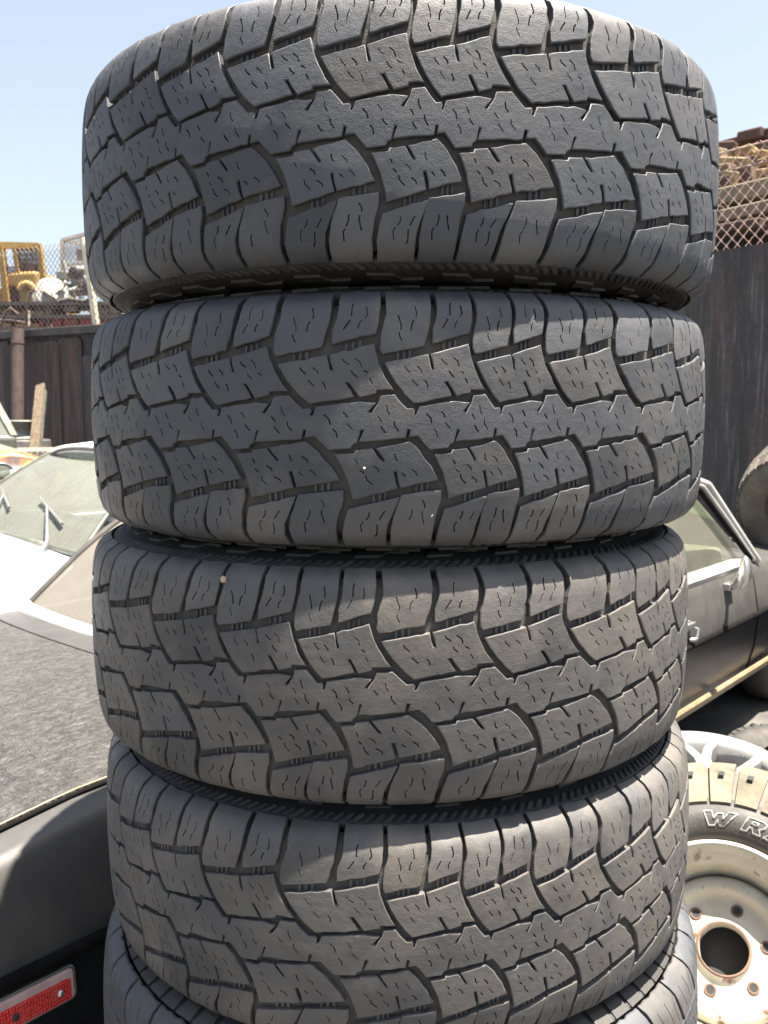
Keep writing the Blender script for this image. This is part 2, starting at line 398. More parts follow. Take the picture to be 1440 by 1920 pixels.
class Tread:
    def __init__(s, RR=.4):
        s.v = []; s.n = []; s.f = []; s.sm = []; s.o = 0; s.R = RR; s.mi = []; s.cur = 0
    def put(s, V, Nn, Fc, smooth=True):
        s.v.append(V); s.n.append(Nn)
        s.f += [[i + s.o for i in f] for f in Fc]; s.sm += [smooth] * len(Fc); s.mi += [s.cur] * len(Fc)
        s.o += len(V)
    def block(s, poly, tmap, sipes=(), free=None, depth=.0074, ch=.0012, chh=.0011, grow=.00125, jit=.00038, lift=0.0, sdepth=.0035, sw=.00055, grid=(.014, .011), step=.0065, sub=True):
        """poly in (phase, v metres); tmap(phase) -> angle"""
        Rm = s.R
        P = np.array([(tmap(u) * Rm, v) for u, v in poly])
        ar = .5 * np.sum(P[:, 0] * np.roll(P[:, 1], -1) - np.roll(P[:, 0], -1) * P[:, 1])
        fr = list(free) if free is not None else [False] * len(P)
        if ar < 0:
            P = P[::-1]; fr = [fr[(len(P) - 2 - i) % len(P)] for i in range(len(P))]
        if grow: P = offset_poly(P, -grow, fr)
        Q = []; FR = []
        for i in range(len(P)):
            a, b = P[i], P[(i+1) % len(P)]
            k = max(1, int(np.hypot(*(b - a)) / step)) if sub else 1
            for t in range(k):
                q = a + (b - a) * t / k
                if t and not fr[i]: q = q + rng.normal(0, jit, 2)
                Q.append(q); FR.append(fr[i])
        Q = np.array(Q); n = len(Q)
        I = offset_poly(Q, ch, FR)
        verts = [tuple(q) for q in Q] + [tuple(q) for q in I]
        faces = [list(range(n)), list(range(n, 2 * n))]
        for sp in sipes:
            C = np.array([(tmap(u) * Rm, v) for u, v in sp]) + rng.normal(0, .0004, 2)
            w = sw * rng.uniform(.8, 1.4)
            L = []; Rr = []
            for i in range(len(C)):
                t = C[min(i+1, len(C)-1)] - C[max(i-1, 0)]; t = t / np.hypot(*t)
                nn = np.array([-t[1], t[0]])
                L.append(C[i] + nn * w); Rr.append(C[i] - nn * w)
            pl = L[::-1] + Rr
            pl = np.array(pl)
            if .5 * np.sum(pl[:, 0] * np.roll(pl[:, 1], -1) - np.roll(pl[:, 0], -1) * pl[:, 1]) < 0: pl = pl[::-1]
            if not inside(I, pl).all(): continue
            o = len(verts); verts += [tuple(q) for q in pl]; faces.append(list(range(o, o + len(pl))))
        lo, hi = Q.min(0), Q.max(0)
        gx = np.arange(lo[0] + grid[0] / 2, hi[0], grid[0]); gy = np.arange(lo[1] + grid[1] / 2, hi[1], grid[1])
        G = np.array([(x, y) for x in gx for y in gy]) if len(gx) and len(gy) else np.zeros((0, 2))
        if len(G):
            G = G[inside(offset_poly(Q, .004, FR), G)]
            verts += [tuple(q) for q in G]
        ov, oe, of, oov, ooe, oof = delaunay_2d_cdt([Vector(q) for q in verts], [], faces, 1, 1e-7)
        ov = np.array([(q.x, q.y) for q in ov])
        isO = np.zeros(len(ov), bool)
        seam = np.zeros(len(ov), bool)
        for i, src in enumerate(oov):
            for k in src:
                if k < n:
                    isO[i] = True
                    if FR[k] and FR[k-1]: seam[i] = True
                elif k < 2 * n and FR[k-n] and FR[k-n-1]: seam[i] = True
        hgt = np.where(isO & ~seam, -chh, 0.0) + lift
        th = ov[:, 0] / Rm
        Vt, Nt = on_tyre(th, ov[:, 1], hgt, Rm / .4)
        # round the shading over the chamfer: tilt outline normals outward
        T = np.stack([np.cos(th), np.sin(th), 0 * th], 1)
        out2 = np.zeros((len(ov), 2))
        for i, src in enumerate(oov):
            for k in src:
                if k < n and not seam[i]:
                    e = Q[(k+1) % n] - Q[k-1]; e = np.array([e[1], -e[0]]); out2[i] = e / (np.hypot(*e) + 1e-12)
        up = np.cross(Nt, T); up = -up if (up[:, 2].mean() < 0) else up
        Nn = Nt + 1.4 * (T * out2[:, :1] + up * out2[:, 1:])
        Nn /= np.linalg.norm(Nn, axis=1)[:, None]
        sip = [any(k >= 2 for k in src) for src in oof]
        top = [list(f) for f, q in zip(of, sip) if not q]
        s.put(Vt, Nn, top, True)
        # sipe floors and walls, outer walls
        def wall(edges, h0, h1):
            if not edges: return
            A = []; NN = []; Fc = []
            for (a, b) in edges:
                q = ov[[a, b]]; t2 = q[:, 0] / Rm
                ha = h0 if np.ndim(h0) == 0 else np.array([h0[a], h0[b]])
                va, na = on_tyre(t2, q[:, 1], np.zeros(2) + ha, Rm / .4); vb, _ = on_tyre(t2, q[:, 1], np.zeros(2) + h1, Rm / .4)
                e = va[1] - va[0]; w = np.cross(e, na[0]); w /= np.linalg.norm(w) + 1e-12
                o = len(A); A += [va[0], va[1], vb[1], vb[0]]; NN += [w] * 4; Fc.append([o + 1, o, o + 3, o + 2])
            s.put(np.array(A), np.array(NN), Fc, False)
        cnt = {}
        for f, q in zip(of, sip):
            for i in range(len(f)):
                a, b = f[i], f[(i+1) % len(f)]
                cnt.setdefault((min(a, b), max(a, b)), []).append((a, b, q))
        outer = []; sw_ = []
        for k, L in cnt.items():
            if len(L) == 1 and not L[0][2]:
                a, b, _ = L[0]
                if seam[a] and seam[b]: continue
                if (seam[a] or seam[b]) and False: continue
                outer.append((a, b))
            elif len(L) == 2 and L[0][2] != L[1][2]:
                a, b, _ = L[0] if not L[0][2] else L[1]
                sw_.append((a, b))
        wall(outer, hgt, -depth); wall(sw_, lift, -sdepth)
        fl = [list(f) for f, q in zip(of, sip) if q]
        if fl:
            Vs, Ns = on_tyre(th, ov[:, 1], np.zeros(len(ov)) - sdepth, Rm / .4)
            used = sorted({i for f in fl for i in f}); mp = {u: i for i, u in enumerate(used)}
            s.put(Vs[used], Ns[used], [[mp[i] for i in f] for f in fl], True)
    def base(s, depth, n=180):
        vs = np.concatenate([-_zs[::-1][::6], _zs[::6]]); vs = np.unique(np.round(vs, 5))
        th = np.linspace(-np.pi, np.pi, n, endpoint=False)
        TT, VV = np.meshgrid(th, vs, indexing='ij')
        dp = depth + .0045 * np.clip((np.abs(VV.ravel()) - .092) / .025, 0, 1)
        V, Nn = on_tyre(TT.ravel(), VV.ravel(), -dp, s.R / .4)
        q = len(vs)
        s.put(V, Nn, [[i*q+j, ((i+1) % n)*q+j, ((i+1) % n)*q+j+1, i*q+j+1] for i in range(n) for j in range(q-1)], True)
    def build(s, name, parent, nbase, mat='rubber'):
        me = bpy.data.meshes.new(name)
        V = np.concatenate(s.v); Nn = np.concatenate(s.n)
        me.from_pydata(V.tolist(), [], s.f)
        me.polygons.foreach_set('use_smooth', [True] * len(s.f))
        me.materials.append(M[mat]); me.materials.append(M['groove']); me.materials.append(M[mat + '_rib'] if mat + '_rib' in M else M[mat])
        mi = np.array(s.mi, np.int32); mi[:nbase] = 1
        me.polygons.foreach_set('material_index', mi)
        me.normals_split_custom_set_from_vertices(Nn.tolist())
        o = bpy.data.objects.new(name, me); COL.objects.link(o); o.parent = parent
        return o

mm = lambda L: [(u, v / 1000) for u, v in L]
CELL = {
 'S1a': [(.132, 121.3), (.151, 99.4), (.092, 80), (.081, 66.6), (.103, 63), (.523, 70), (.585, 90), (.604, 104.4), (.598, 121.3)],
 'S1b': [(.685, 121.3), (.692, 104), (.680, 95), (.640, 84.5), (.635, 72.8), (1.018, 82.0), (1.048, 93), (1.062, 106.7), (1.050, 121.3)],
 'I1': [(.125, 53.6), (.57, 60.7), (.603, 47), (.648, 47), (.614, 61.4), (1.0, 70.2), (1.029, 59.2), (1.083, 46.9), (1.155, 34.7), (1.205, 29.3), (1.033, 29.4), (1.021, 26.2), (.881, 23.1), (.782, 37.2), (.735, 36.6), (.815, 23.4), (.425, 17.2), (.341, 24.2), (.248, 34.7), (.174, 45.2)],
 'I2': [(.653, -31.4), (.826, -30.4), (.839, -27.7), (.985, -26.3), (1.085, -38.0), (1.125, -36.9), (1.035, -25.4), (1.374, -19.6), (1.482, -28.4), (1.596, -42.1), (1.673, -54.7), (1.284, -61.7), (1.245, -45.9), (1.198, -46.9), (1.24, -62.5), (.804, -72.7), (.786, -62.7), (.739, -47.9)],
 'S2a': [(.765, -84), (1.250, -72.6), (1.198, -84), (1.125, -98), (1.105, -110), (1.102, -121.3), (.692, -121.3), (.702, -106.4), (.729, -94.9)],
 'S2b': [(.297, -70.4), (.705, -65.9), (.705, -74.4), (.655, -88), (.624, -104), (.612, -121.3), (.176, -121.3), (.184, -104), (.215, -90.4)],
 'rib': [(.64, 15.5), (.876, 18.3), (1.018, 16.9), (.948, 9.0), (.983, 7.4), (1.054, 16.9), (1.077, 23.3), (1.223, 24.2), (1.354, 11.3), (1.418, 12.0), (1.433, 9.8), (1.414, 5.5), (1.450, 5.4), (1.484, 13.5), (1.64, 15.5), (1.72, -25.5), (1.591, -26.5), (1.465, -13.5), (1.372, -14.7), (1.389, -7.6), (1.355, -7.0), (1.335, -15.7), (.867, -19), (.913, -8.2), (.883, -7.7), (.847, -19.8), (.812, -21.3), (.787, -25), (.72, -25.5)]}
SIPES = {
 'I1': [[(.33, 50.9), (.343, 48.2), (.389, 44.3)], [(.451, 50.3), (.497, 46.6), (.502, 44.1)], [(.408, 38.8), (.42, 36.5), (.466, 32.3)], [(.543, 36.8), (.566, 33.7), (.572, 30.1)], [(.721, 57.8), (.739, 55), (.786, 52.2)], [(.833, 58.4), (.882, 54.8), (.895, 50)], [(.798, 47), (.81, 44.4), (.852, 40.8)], [(.914, 46.6), (.954, 44.2)], [(.965, 39.9), (.989, 34.8)]],
 'S1a': [[(.264, 97.4), (.295, 87.9), (.291, 84)], [(.443, 105.5), (.461, 97.8), (.448, 95.2)], [(.426, 93), (.405, 89.6), (.393, 83.1)], [(.271, 81), (.264, 78.6), (.294, 72.8)]],
 'S1b': [[(.82, 108.9), (.807, 105), (.806, 96.6)], [(.94, 105.6), (.953, 98.8), (.932, 94.9)], [(.793, 93.3), (.732, 84.7)], [(.9, 92.3), (.876, 89), (.869, 84.7)]],
 'rib': [[(1.55, 6.9), (1.595, 2.8), (1.607, -2.1)], [(.72, 9.2), (.750, 5.8), (.760, 3.4)], [(1.155, 14.7), (1.161, 9.6), (1.186, 5.8)], [(1.05, 5.9), (1.09, .9)], [(1.628, -6.8), (1.660, -10.4), (1.668, -15.1)], [(.76, -1.7), (.775, -4.2), (.812, -7.4)], [(1.085, -4.4), (1.1, -7), (1.134, -10.6)], [(1.212, .7), (1.219, -4), (1.261, -8.6)]],
 'I2': [[(1.22, -30.9), (1.23, -35.6), (1.251, -37.5)], [(1.336, -33.6), (1.388, -37.1), (1.393, -39.7)], [(1.3, -47.7), (1.338, -51.2)], [(1.41, -45.3), (1.457, -48.6), (1.467, -51.3)], [(.831, -35.9), (.852, -38), (.858, -40.4)], [(.864, -45.3), (.907, -48.4)], [(.989, -41.4), (1.038, -44.3), (1.046, -47.1)], [(.926, -50.8), (.938, -55.2), (.989, -59.5)], [(1.057, -52.4), (1.116, -55.3), (1.126, -58.2)]],
 'S2a': [[(.953, -85.5), (.947, -89.8), (.92, -93.1)], [(1.106, -85.5), (1.044, -93.8)], [(.897, -95.3), (.868, -98.7), (.876, -105.6)], [(1.029, -96.9), (1.025, -106.1), (1.004, -109.1)]],
 'S2b': [[(.507, -73.5), (.536, -78.3), (.534, -81.3)], [(.409, -83.4), (.401, -89.4), (.376, -93.3)], [(.359, -95.6), (.335, -97.9), (.338, -106)], [(.514, -84.5), (.505, -87.6), (.529, -97.5)]]}
TIES = [(.258, 60.4), (.322, 61.3), (.384, 62.3), (.749, 69.2), (.813, 70.2), (.877, 71.4), (.99, -73.6), (1.053, -72.2), (1.113, -70.9), (.449, -63.6), (.513, -62.6), (.573, -61.4)]

def phase_map(anch):
    a = [R(x) for x in anch]
    rest = 2 * math.pi - (a[-1] - a[0]); k = max(1, round(rest / R(13.2)))
    w = rng.uniform(.88, 1.12, k); w = np.cumsum(w) / w.sum() * rest
    full = np.array(a + [a[-1] + x for x in w]); n = len(full) - 1
    def f(u):
        t, r = divmod(u, n)
        return float(np.interp(r, range(n + 1), full)) + t * 2 * math.pi
    return f, n

def sidewall(parent, sgn, RR=.4, lugs=True, mat=None, knurl=True):
    k = RR / .4
    prof = [(.362, .108), (.3685, .1165), (.3690, .1190), (.3670, .1208), (.3580, .1240), (.350, .1262), (.342, .1290), (.330, .1312), (.312, .1322), (.290, .1312), (.268, .1270), (.250, .1200), (.236, .1110), (.226, .1030), (.219, .0985), (.213, .0960), (.210, .0900), (.214, .0840), (.235, .0830), (.27, .0980), (.31, .1080), (.34, .1050), (.36, .090), (.375, .05), (.378, 0)]
    prof = [(r * k, z * sgn) for r, z in prof]
    b = MB(); b.lathe(prof if sgn > 0 else prof, 120)
    if knurl:                                  # rope pattern ring
        n = 210
        for i in range(n):
            a = 2 * math.pi * i / n; da = .009
            vs = []
            for (r, z, sh) in ((.3670, .1206, 0), (.3575, .1244, 1)):
                for dd, hh in ((-.0105, .0), (-.004, .0016), (.004, .0016), (.0105, .0)):
                    aa = a + dd + sh * .022
                    vs.append(Vector((r * k * math.cos(aa), r * k * math.sin(aa), (z + hh) * sgn)))
            b.add(vs, [(0, 1, 5, 4), (1, 2, 6, 5), (2, 3, 7, 6), (0, 4, 5, 6), (0, 1, 2, 3)], False)
    if lugs == 'buttress':                     # shoulder lugs that run down onto the sidewall
        n = 80
        for i in range(n):
            a = 2 * math.pi * i / n; vs = []
            for hh in (-.003, .0026):
                for da, r, z in ((-.033, .3685, .1185), (.033, .3685, .1185), (.030, .354, .1255), (.027, .333, .1312), (-.022, .333, .1312), (-.029, .354, .1255)):
                    vs.append(Vector(((r + hh * .6) * k * math.cos(a + da), (r + hh * .6) * k * math.sin(a + da), (z + hh) * sgn)))
            b.add(vs, [(6, 7, 8, 11), (11, 8, 9, 10)] + [(j, (j+1) % 6, 6 + (j+1) % 6, 6 + j) for j in range(6)], False)
    elif lugs:                                   # raised zigzag lugs under the shoulder
        n = 30
        for i in range(n):
            a = 2 * math.pi * i / n
            pts = [(0, .348), (.075, .347), (.10, .336), (.16, .338), (.15, .326), (.085, .327), (.06, .337), (.012, .338)]
            def P(da, r, h): return Vector((r * k * math.cos(a + da), r * k * math.sin(a + da), (float(np.interp(r, [.326, .33, .342, .35], [.1316, .1312, .1290, .1262])) + h) * sgn))
            vs = [P(da, r, -.001) for da, r in pts] + [P(da, r, .0026) for da, r in pts]; q = len(pts)
            b.add(vs, [tuple(range(q, 2*q))] + [(j, (j+1) % q, q + (j+1) % q, q + j) for j in range(q)], False)
    return b.build('sidewall', mat or M['sidewall'], parent)

def big_tyre(loc, tilt, anch, label, sip=.93, rub='rubber'):
    tx, ty = R(tilt[0]), R(tilt[1])
    mat = Matrix.Translation((loc[0], loc[1], loc[2] + H)) @ Matrix.Rotation(ty, 4, 'Y') @ Matrix.Rotation(tx, 4, 'X')
    t = thing('all_terrain_tyre', label, 'tyre', group='tyres in the stack', mat=mat)
    f, n = phase_map(anch)
    T = Tread(); T.base(.0070); nb = len(T.f)
    for c in range(n):
        for nm, poly in CELL.items():
            tm = lambda u, c=c: f(c + u - 1.0)
            sp = [[(u, v / 1000) for u, v in s] for s in SIPES[nm] if random.random() < sip]
            fr = None
            if nm == 'rib': fr = [False] * len(poly); fr[14] = True; fr[-1] = True
            T.cur = 2 if nm == 'rib' else 0
            T.block(mm(poly), tm, sp, fr, depth=.0125 if nm[0] == 'S' else .0074, grow={'S': .00125, 'I': .0009, 'r': .0005}[nm[0]], lift=float(rng.normal(0, .00012)) if nm != 'rib' else 0.0)
        T.cur = 0
        for u, v in TIES:
            v /= 1000; w, l = .016, .0046
            q = [(u - w, v - l), (u + w, v - l * .9), (u + w, v + l), (u - w, v + l * .9)]
            T.block(q, lambda u, c=c: f(c + u - 1.0), (), None, lift=-.0042, ch=.0011, chh=.0010, grow=0, grid=(1, 1), step=1, jit=0)
    T.build('tread', t, nb, rub)
    sidewall(t, 1); sidewall(t, -1)
    return t, f

ANCH = {1: [-51.4, -37.7, -25.9, -12.4, 0.0, 10.7, 24.6, 38.9, 53.0],
        2: [-60.8, -47.6, -32.7, -19.0, -3.9, 8.8, 19.3, 31.4, 46.9, 60.5],
        3: [-55.3, -40.8, -27.2, -14.6, -3.2, 11.6, 25.4, 41.0, 53.0],
        4: [-57.9, -45.5, -33.0, -19.3, -3.5, 8.2, 19.0, 31.4, 45.2, 58.0]}
ST = [((.0194, 1.2107, .2637), (-.34, -.08)), ((.0175, 1.2219, -.0009), (.27, -.34)), ((.0077, 1.2262, -.2656), (.30, -.42)), ((.0183, 1.2256, -.5298), (.17, -.60))]
big_tyre(*ST[0], ANCH[1], 'topmost worn black all-terrain tyre of the stack, standing against the sky', .93, 'rubber_blue')
big_tyre(*ST[1], ANCH[2], 'second chunky black tyre from the top, just under the topmost tyre')
big_tyre(*ST[2], ANCH[3], 'third chunky black tyre from the top, with a pebble stuck in its tread', .93, 'rubber_brown')
big_tyre(*ST[3], ANCH[4], 'lowest of the four chunky all-terrain tyres, resting on the finely siped tyre', .9, 'rubber_brown')

def fine_tyre(loc, tilt, label, RR=.410):
    tx, ty = R(tilt[0]), R(tilt[1])
    mat = Matrix.Translation((loc[0], loc[1], loc[2] + H)) @ Matrix.Rotation(ty, 4, 'Y') @ Matrix.Rotation(tx, 4, 'X')
    t = thing('touring_tyre', label, 'tyre', group='tyres in the stack', mat=mat)
    T = Tread(RR); T.base(.0066); nb = len(T.f)
    n = 40; d = 2 * math.pi / n
    f = lambda u: u * d
    for c in range(n):
        for sg in (1, -1):
            tm = (lambda u, c=c: f(c + u)) if sg > 0 else (lambda u, c=c: f(c - u))
            B = lambda pl, sp=(), **k: T.block([(u, sg * v / 1000) for u, v in pl], tm, [[(u, sg * v / 1000) for u, v in q] for q in sp], **{**dict(depth=.0068), **k})
            B([(-.10, 121.3), (.02, 95), (.20, 72), (1.10, 72), (.93, 95), (.83, 121.3)],
              [[(.18, 110), (.25, 97), (.40, 80)], [(.48, 112), (.56, 97), (.70, 79)], [(.76, 106), (.80, 92), (.90, 80)]], sw=.00045, depth=.0125, grow=0)
            for q in (0, .5):
                B([(.235 + q, 69), (.29 + q, 57), (.73 + q, 57), (.675 + q, 69)], [[(.40 + q, 66.5), (.43 + q, 59.5)], [(.54 + q, 66.5), (.57 + q, 59.5)]], sw=.0004, ch=.0007, chh=.0005)
            B([(.34, 53), (.62, 36), (.75, 22), (1.67, 22), (1.54, 36), (1.26, 53)],
              [[(.56, 49), (.70, 41), (.74, 37), (.92, 26)], [(.83, 49), (.95, 41), (1.0, 37), (1.18, 26)], [(1.09, 49), (1.22, 40), (1.26, 37), (1.42, 26)]], sw=.00045)
        T.block([(c_, v / 1000) for c_, v in ((-.2, -17), (.72, -17), (1.0, 17), (.08, 17))], lambda u, c=c: f(c + u), [[(q, -.012), (q + .1, 0.0), (q + .3, .012)] for q in (.05, .35)], depth=.0068)
    T.build('tread', t, nb)
    sidewall(t, 1, RR, 'buttress', knurl=False); sidewall(t, -1, RR, 'buttress', knurl=False)
    return t
ft = fine_tyre((.022, 1.206, -.783), (.2, -.4), 'finely siped touring tyre under the four chunky tyres of the stack')
for k, (dx, lab) in enumerate(((-.01, 'touring tyre directly under the finely siped tyre, near the foot of the stack'), (.012, 'touring tyre on the dirt at the foot of the stack'))):
    c = ft.copy(); COL.objects.link(c); c['label'] = lab
    c.matrix_world = Matrix.Translation((.02 + dx, 1.21, H - 1.06 - .2655 * k))
    for ch in list(ft.children):
        q = ch.copy(); COL.objects.link(q); q.parent = c; q.matrix_parent_inverse = Matrix(); 

def pebble(name, loc, r, mat, label):
    bm = bmesh.new(); bmesh.ops.create_icosphere(bm, subdivisions=2, radius=r)
    for v in bm.verts: v.co *= random.uniform(.75, 1.1); v.co.x *= .85
    me = bpy.data.meshes.new(name); bm.to_mesh(me); bm.free(); me.materials.append(mat)
    o = bpy.data.objects.new(name, me); COL.objects.link(o); o.location = loc
    return tag(o, label, 'stone')
# ray hits on the tyre surface (front faces at these distances)
pebble('pebble', at(419, 1086, .872), .0042, M['stone'], 'reddish pebble wedged in an upper shoulder groove of the third tyre')
pebble('stone_chip', at(430, 1431, .878), .0030, M['white_stone'], 'pale stone chip pressed into a lower shoulder block of the third tyre')

pebble('stone_chip', at(810, 966, .8295), .0022, M['white_stone'], 'tiny white chip on a lower shoulder block of the second tyre')
pebble('stone_chip', at(683, 878, .8245), .0013, M['white_stone'], 'tiny white chip in the middle rows of the second tyre')
# ------------------------------------------------------------------ ground
g = MB(); n_ = 24
P_ = []
for i in range(n_ + 1):
    P_.append([(-1500 + 3000 * i / n_, -1500 + 3000 * j / n_, 0) for j in range(n_ + 1)])
g.grid(P_, False)
tag(g.build('ground', M['dirt']), kind='structure')
# ------------------------------------------------------------------ black coupe beside the stack (local x = forward, y = away from the stack)
CW = 1.66
car = thing('coupe', 'dusty black coupe with crazed boot lid and red side marker, right behind the tyre stack', 'car', (-.547, 1.30, 0), math.atan2(.754, .657))
def loft(stations, ys, n_mid=7):
    """stations: (s, [(l, z) ... near half up to the shoulder], deck edge l, deck edge z, deck centre z)"""
    rows = []
    for s, half, zc in stations:
        row = [Vector((s, l, z)) for l, z in half]
        l0, z0 = half[-1]
        for k in range(1, n_mid):
            t = k / n_mid
            row.append(Vector((s, l0 + (ys - 2 * l0) * t, z0 + (zc - z0) * 4 * t * (1 - t))))
        row += [Vector((s, ys - l, z)) for l, z in half[::-1]]
        rows.append(row)
    return rows
def stn(s, sh, inset=0.0, zc=None, floor=.24):
    i = inset
    half = [(.16 + i, floor), (.045 + i, .315), (.012 + i, .45), (.0 + i, .585), (.002 + i, .612), (.028 + i, sh - .055), (.040 + i, sh - .018), (.052 + i, sh - .004), (.066 + i, sh), (.14 + i, sh + .010)]
    return (s, half, zc if zc is not None else sh + .05)
st = [stn(-.62, .70, .10, .73, .32), stn(-.56, .735, .03, .77), stn(-.40, .745, .012), stn(-.05, .770, 0), stn(.13, .793, 0), stn(.45, .806, 0), stn(.80, .812, 0, .85), stn(1.5, .815, 0, .83), stn(2.5, .818, 0, .83), stn(3.2, .818, 0, .84), stn(3.38, .815, .002, .86), stn(3.7, .80, .01, .86), stn(4.1, .775, .03, .83), stn(4.5, .74, .08, .78), stn(4.7, .68, .16, .70)]
b = MB(); rows = loft(st, CW)
b.grid(rows, True, flip=True)
b.add(rows[0], [tuple(range(len(rows[0])))[::-1]]); b.add(rows[-1], [tuple(range(len(rows[-1])))])
body = b.build('body', M['black_paint'], car)
# boot lid: a sheet of its own, a few mm over the deck, with a dark gap round it
def deck(s, l):
    """height of the deck"""
    ss = [q[0] for q in st]
    sh = np.interp(s, ss, [q[1][-1][1] for q in st]); zc = np.interp(s, ss, [q[2] for q in st])
    l0 = np.interp(s, ss, [q[1][-1][0] for q in st])
    t = min(max((l - l0) / (CW - 2 * l0), 0), 1)
    return float(sh + (zc - sh) * 4 * t * (1 - t))
LC = CW / 2
def seam_s(l): return .545 + .105 * ((l - LC) / .7) ** 2
rows = []
ls = np.linspace(.118, CW - .118, 31)
for t in np.linspace(0, 1, 26):
    rows.append([Vector((-.50 + (seam_s(l) + .50) * t, l, deck(-.50 + (seam_s(l) + .50) * t, l) + .005)) for l in ls])
b = MB(); b.grid(rows, True, flip=True)
e = [r[0] for r in rows]; e2 = [r[-1] for r in rows]; fr = rows[-1]
for ed in (e, fr, e2):
    dn = [p - Vector((0, 0, .012)) for p in ed]
    b.grid([ed, dn], False, flip=(ed is e))
lid = b.build('boot_lid', M['crinkle'], car)
b = MB()
gp = [Vector((p.x, p.y - .005, p.z - .0045)) for p in e]; b.tube(gp, .0045, 6)
gp = [Vector((p.x + .006, p.y, p.z - .0045)) for p in fr]; b.tube(gp, .0045, 6)
b.build('lid_seal', M['blackplastic'], car)
# thin bright bead of dried sealant along the lid edge
b = MB(); b.tube([Vector((p.x, p.y + .003, p.z + .0005)) for p in e], .0016, 6); b.build('lid_bead', M['brass_trim'], car)

# greenhouse
def rear_b(l): return .70 + .095 * ((l - LC) / .72) ** 2
def rear_t(l): return 1.18 + .05 * ((l - LC) / .6) ** 2
def wall_z(s): return float(np.interp(s, [.6, 3.4], [.838, .838]))
rows = []
for t in np.linspace(0, 1, 13):
    row = []
    for u in np.linspace(-1, 1, 25):
        lb = LC + u * .700; lt = LC + u * .575
        row.append(Vector((rear_b(lb) * (1 - t) + rear_t(lt) * t, lb * (1 - t) + lt * t, .862 - .020 * u * u + (1.205 - .862 + .02 * (1 - u * u)) * t + .030 * math.sin(math.pi * t))))
    rows.append(row)
b = MB(); b.grid(rows, True, flip=True); rg = b.build('rear_window', M['rear_glass'], car)
def frame_band(pts, w, h): 
    bb = MB(); bb.tube(pts, w, 8); return bb
b = MB(); bot = [p + Vector((-.018, 0, -.004)) for p in rows[0]]
# flat chrome strip along the foot of the rear window
s1 = [p + Vector((-.040, 0, -.012)) for p in rows[0]]; s2 = [p + Vector((-.004, 0, .004)) for p in rows[0]]; s15 = [(a + c) / 2 + Vector((-.004, 0, .008)) for a, c in zip(s1, s2)]
b.grid([s1, s15, s2], True, flip=True)
s0 = [p + Vector((-.046, 0, -.035)) for p in rows[0]]; b.grid([s0, s1], True, flip=True)
b.build('window_trim', M['trim_silver'], car)
b = MB()
for sd in (0, -1):
    q = [r[sd] for r in rows]; b.tube([p + Vector((0, 0, .004)) for p in q], .013, 8)
b.tube([p + Vector((.01, 0, .006)) for p in rows[-1]], .012, 8)
b.build('window_seal', M['dark_metal'], car)
# roof, pillars
rf = []
for t in np.linspace(0, 1, 9):
    s = 1.19 + (2.93 - 1.19) * t; row = []
    for u in np.linspace(-1, 1, 13):
        row.append(Vector((s + .05 * u * u * (1 - 2 * t), LC + u * (.60 + .02 * math.sin(math.pi * t)), 1.222 + .025 * (1 - u * u) + .018 * math.sin(math.pi * t) - .02 * abs(u) ** 8)))
    rf.append(row)
b = MB(); b.grid(rf, True, flip=True); roof = b.build('roof', M['black_paint'], car)
md = roof.modifiers.new('s', 'SOLIDIFY'); md.thickness = .03
for sg in (0, 1):
    b = MB()
    Y_ = lambda l: l if sg == 0 else CW - l
    # wide rear quarter pillar
    q = [(.80, .115, .83), (1.62, .095, .83), (1.56, .215, 1.215), (1.23, .225, 1.215)]
    vs = [Vector((s, Y_(l), z)) for s, l, z in q] + [Vector((s, Y_(l + .03), z)) for s, l, z in q]
    b.add(vs, [(0, 1, 2, 3), (7, 6, 5, 4), (0, 4, 5, 1), (1, 5, 6, 2), (2, 6, 7, 3), (3, 7, 4, 0)])
    b.build('rear_pillar', M['black_paint'], car)
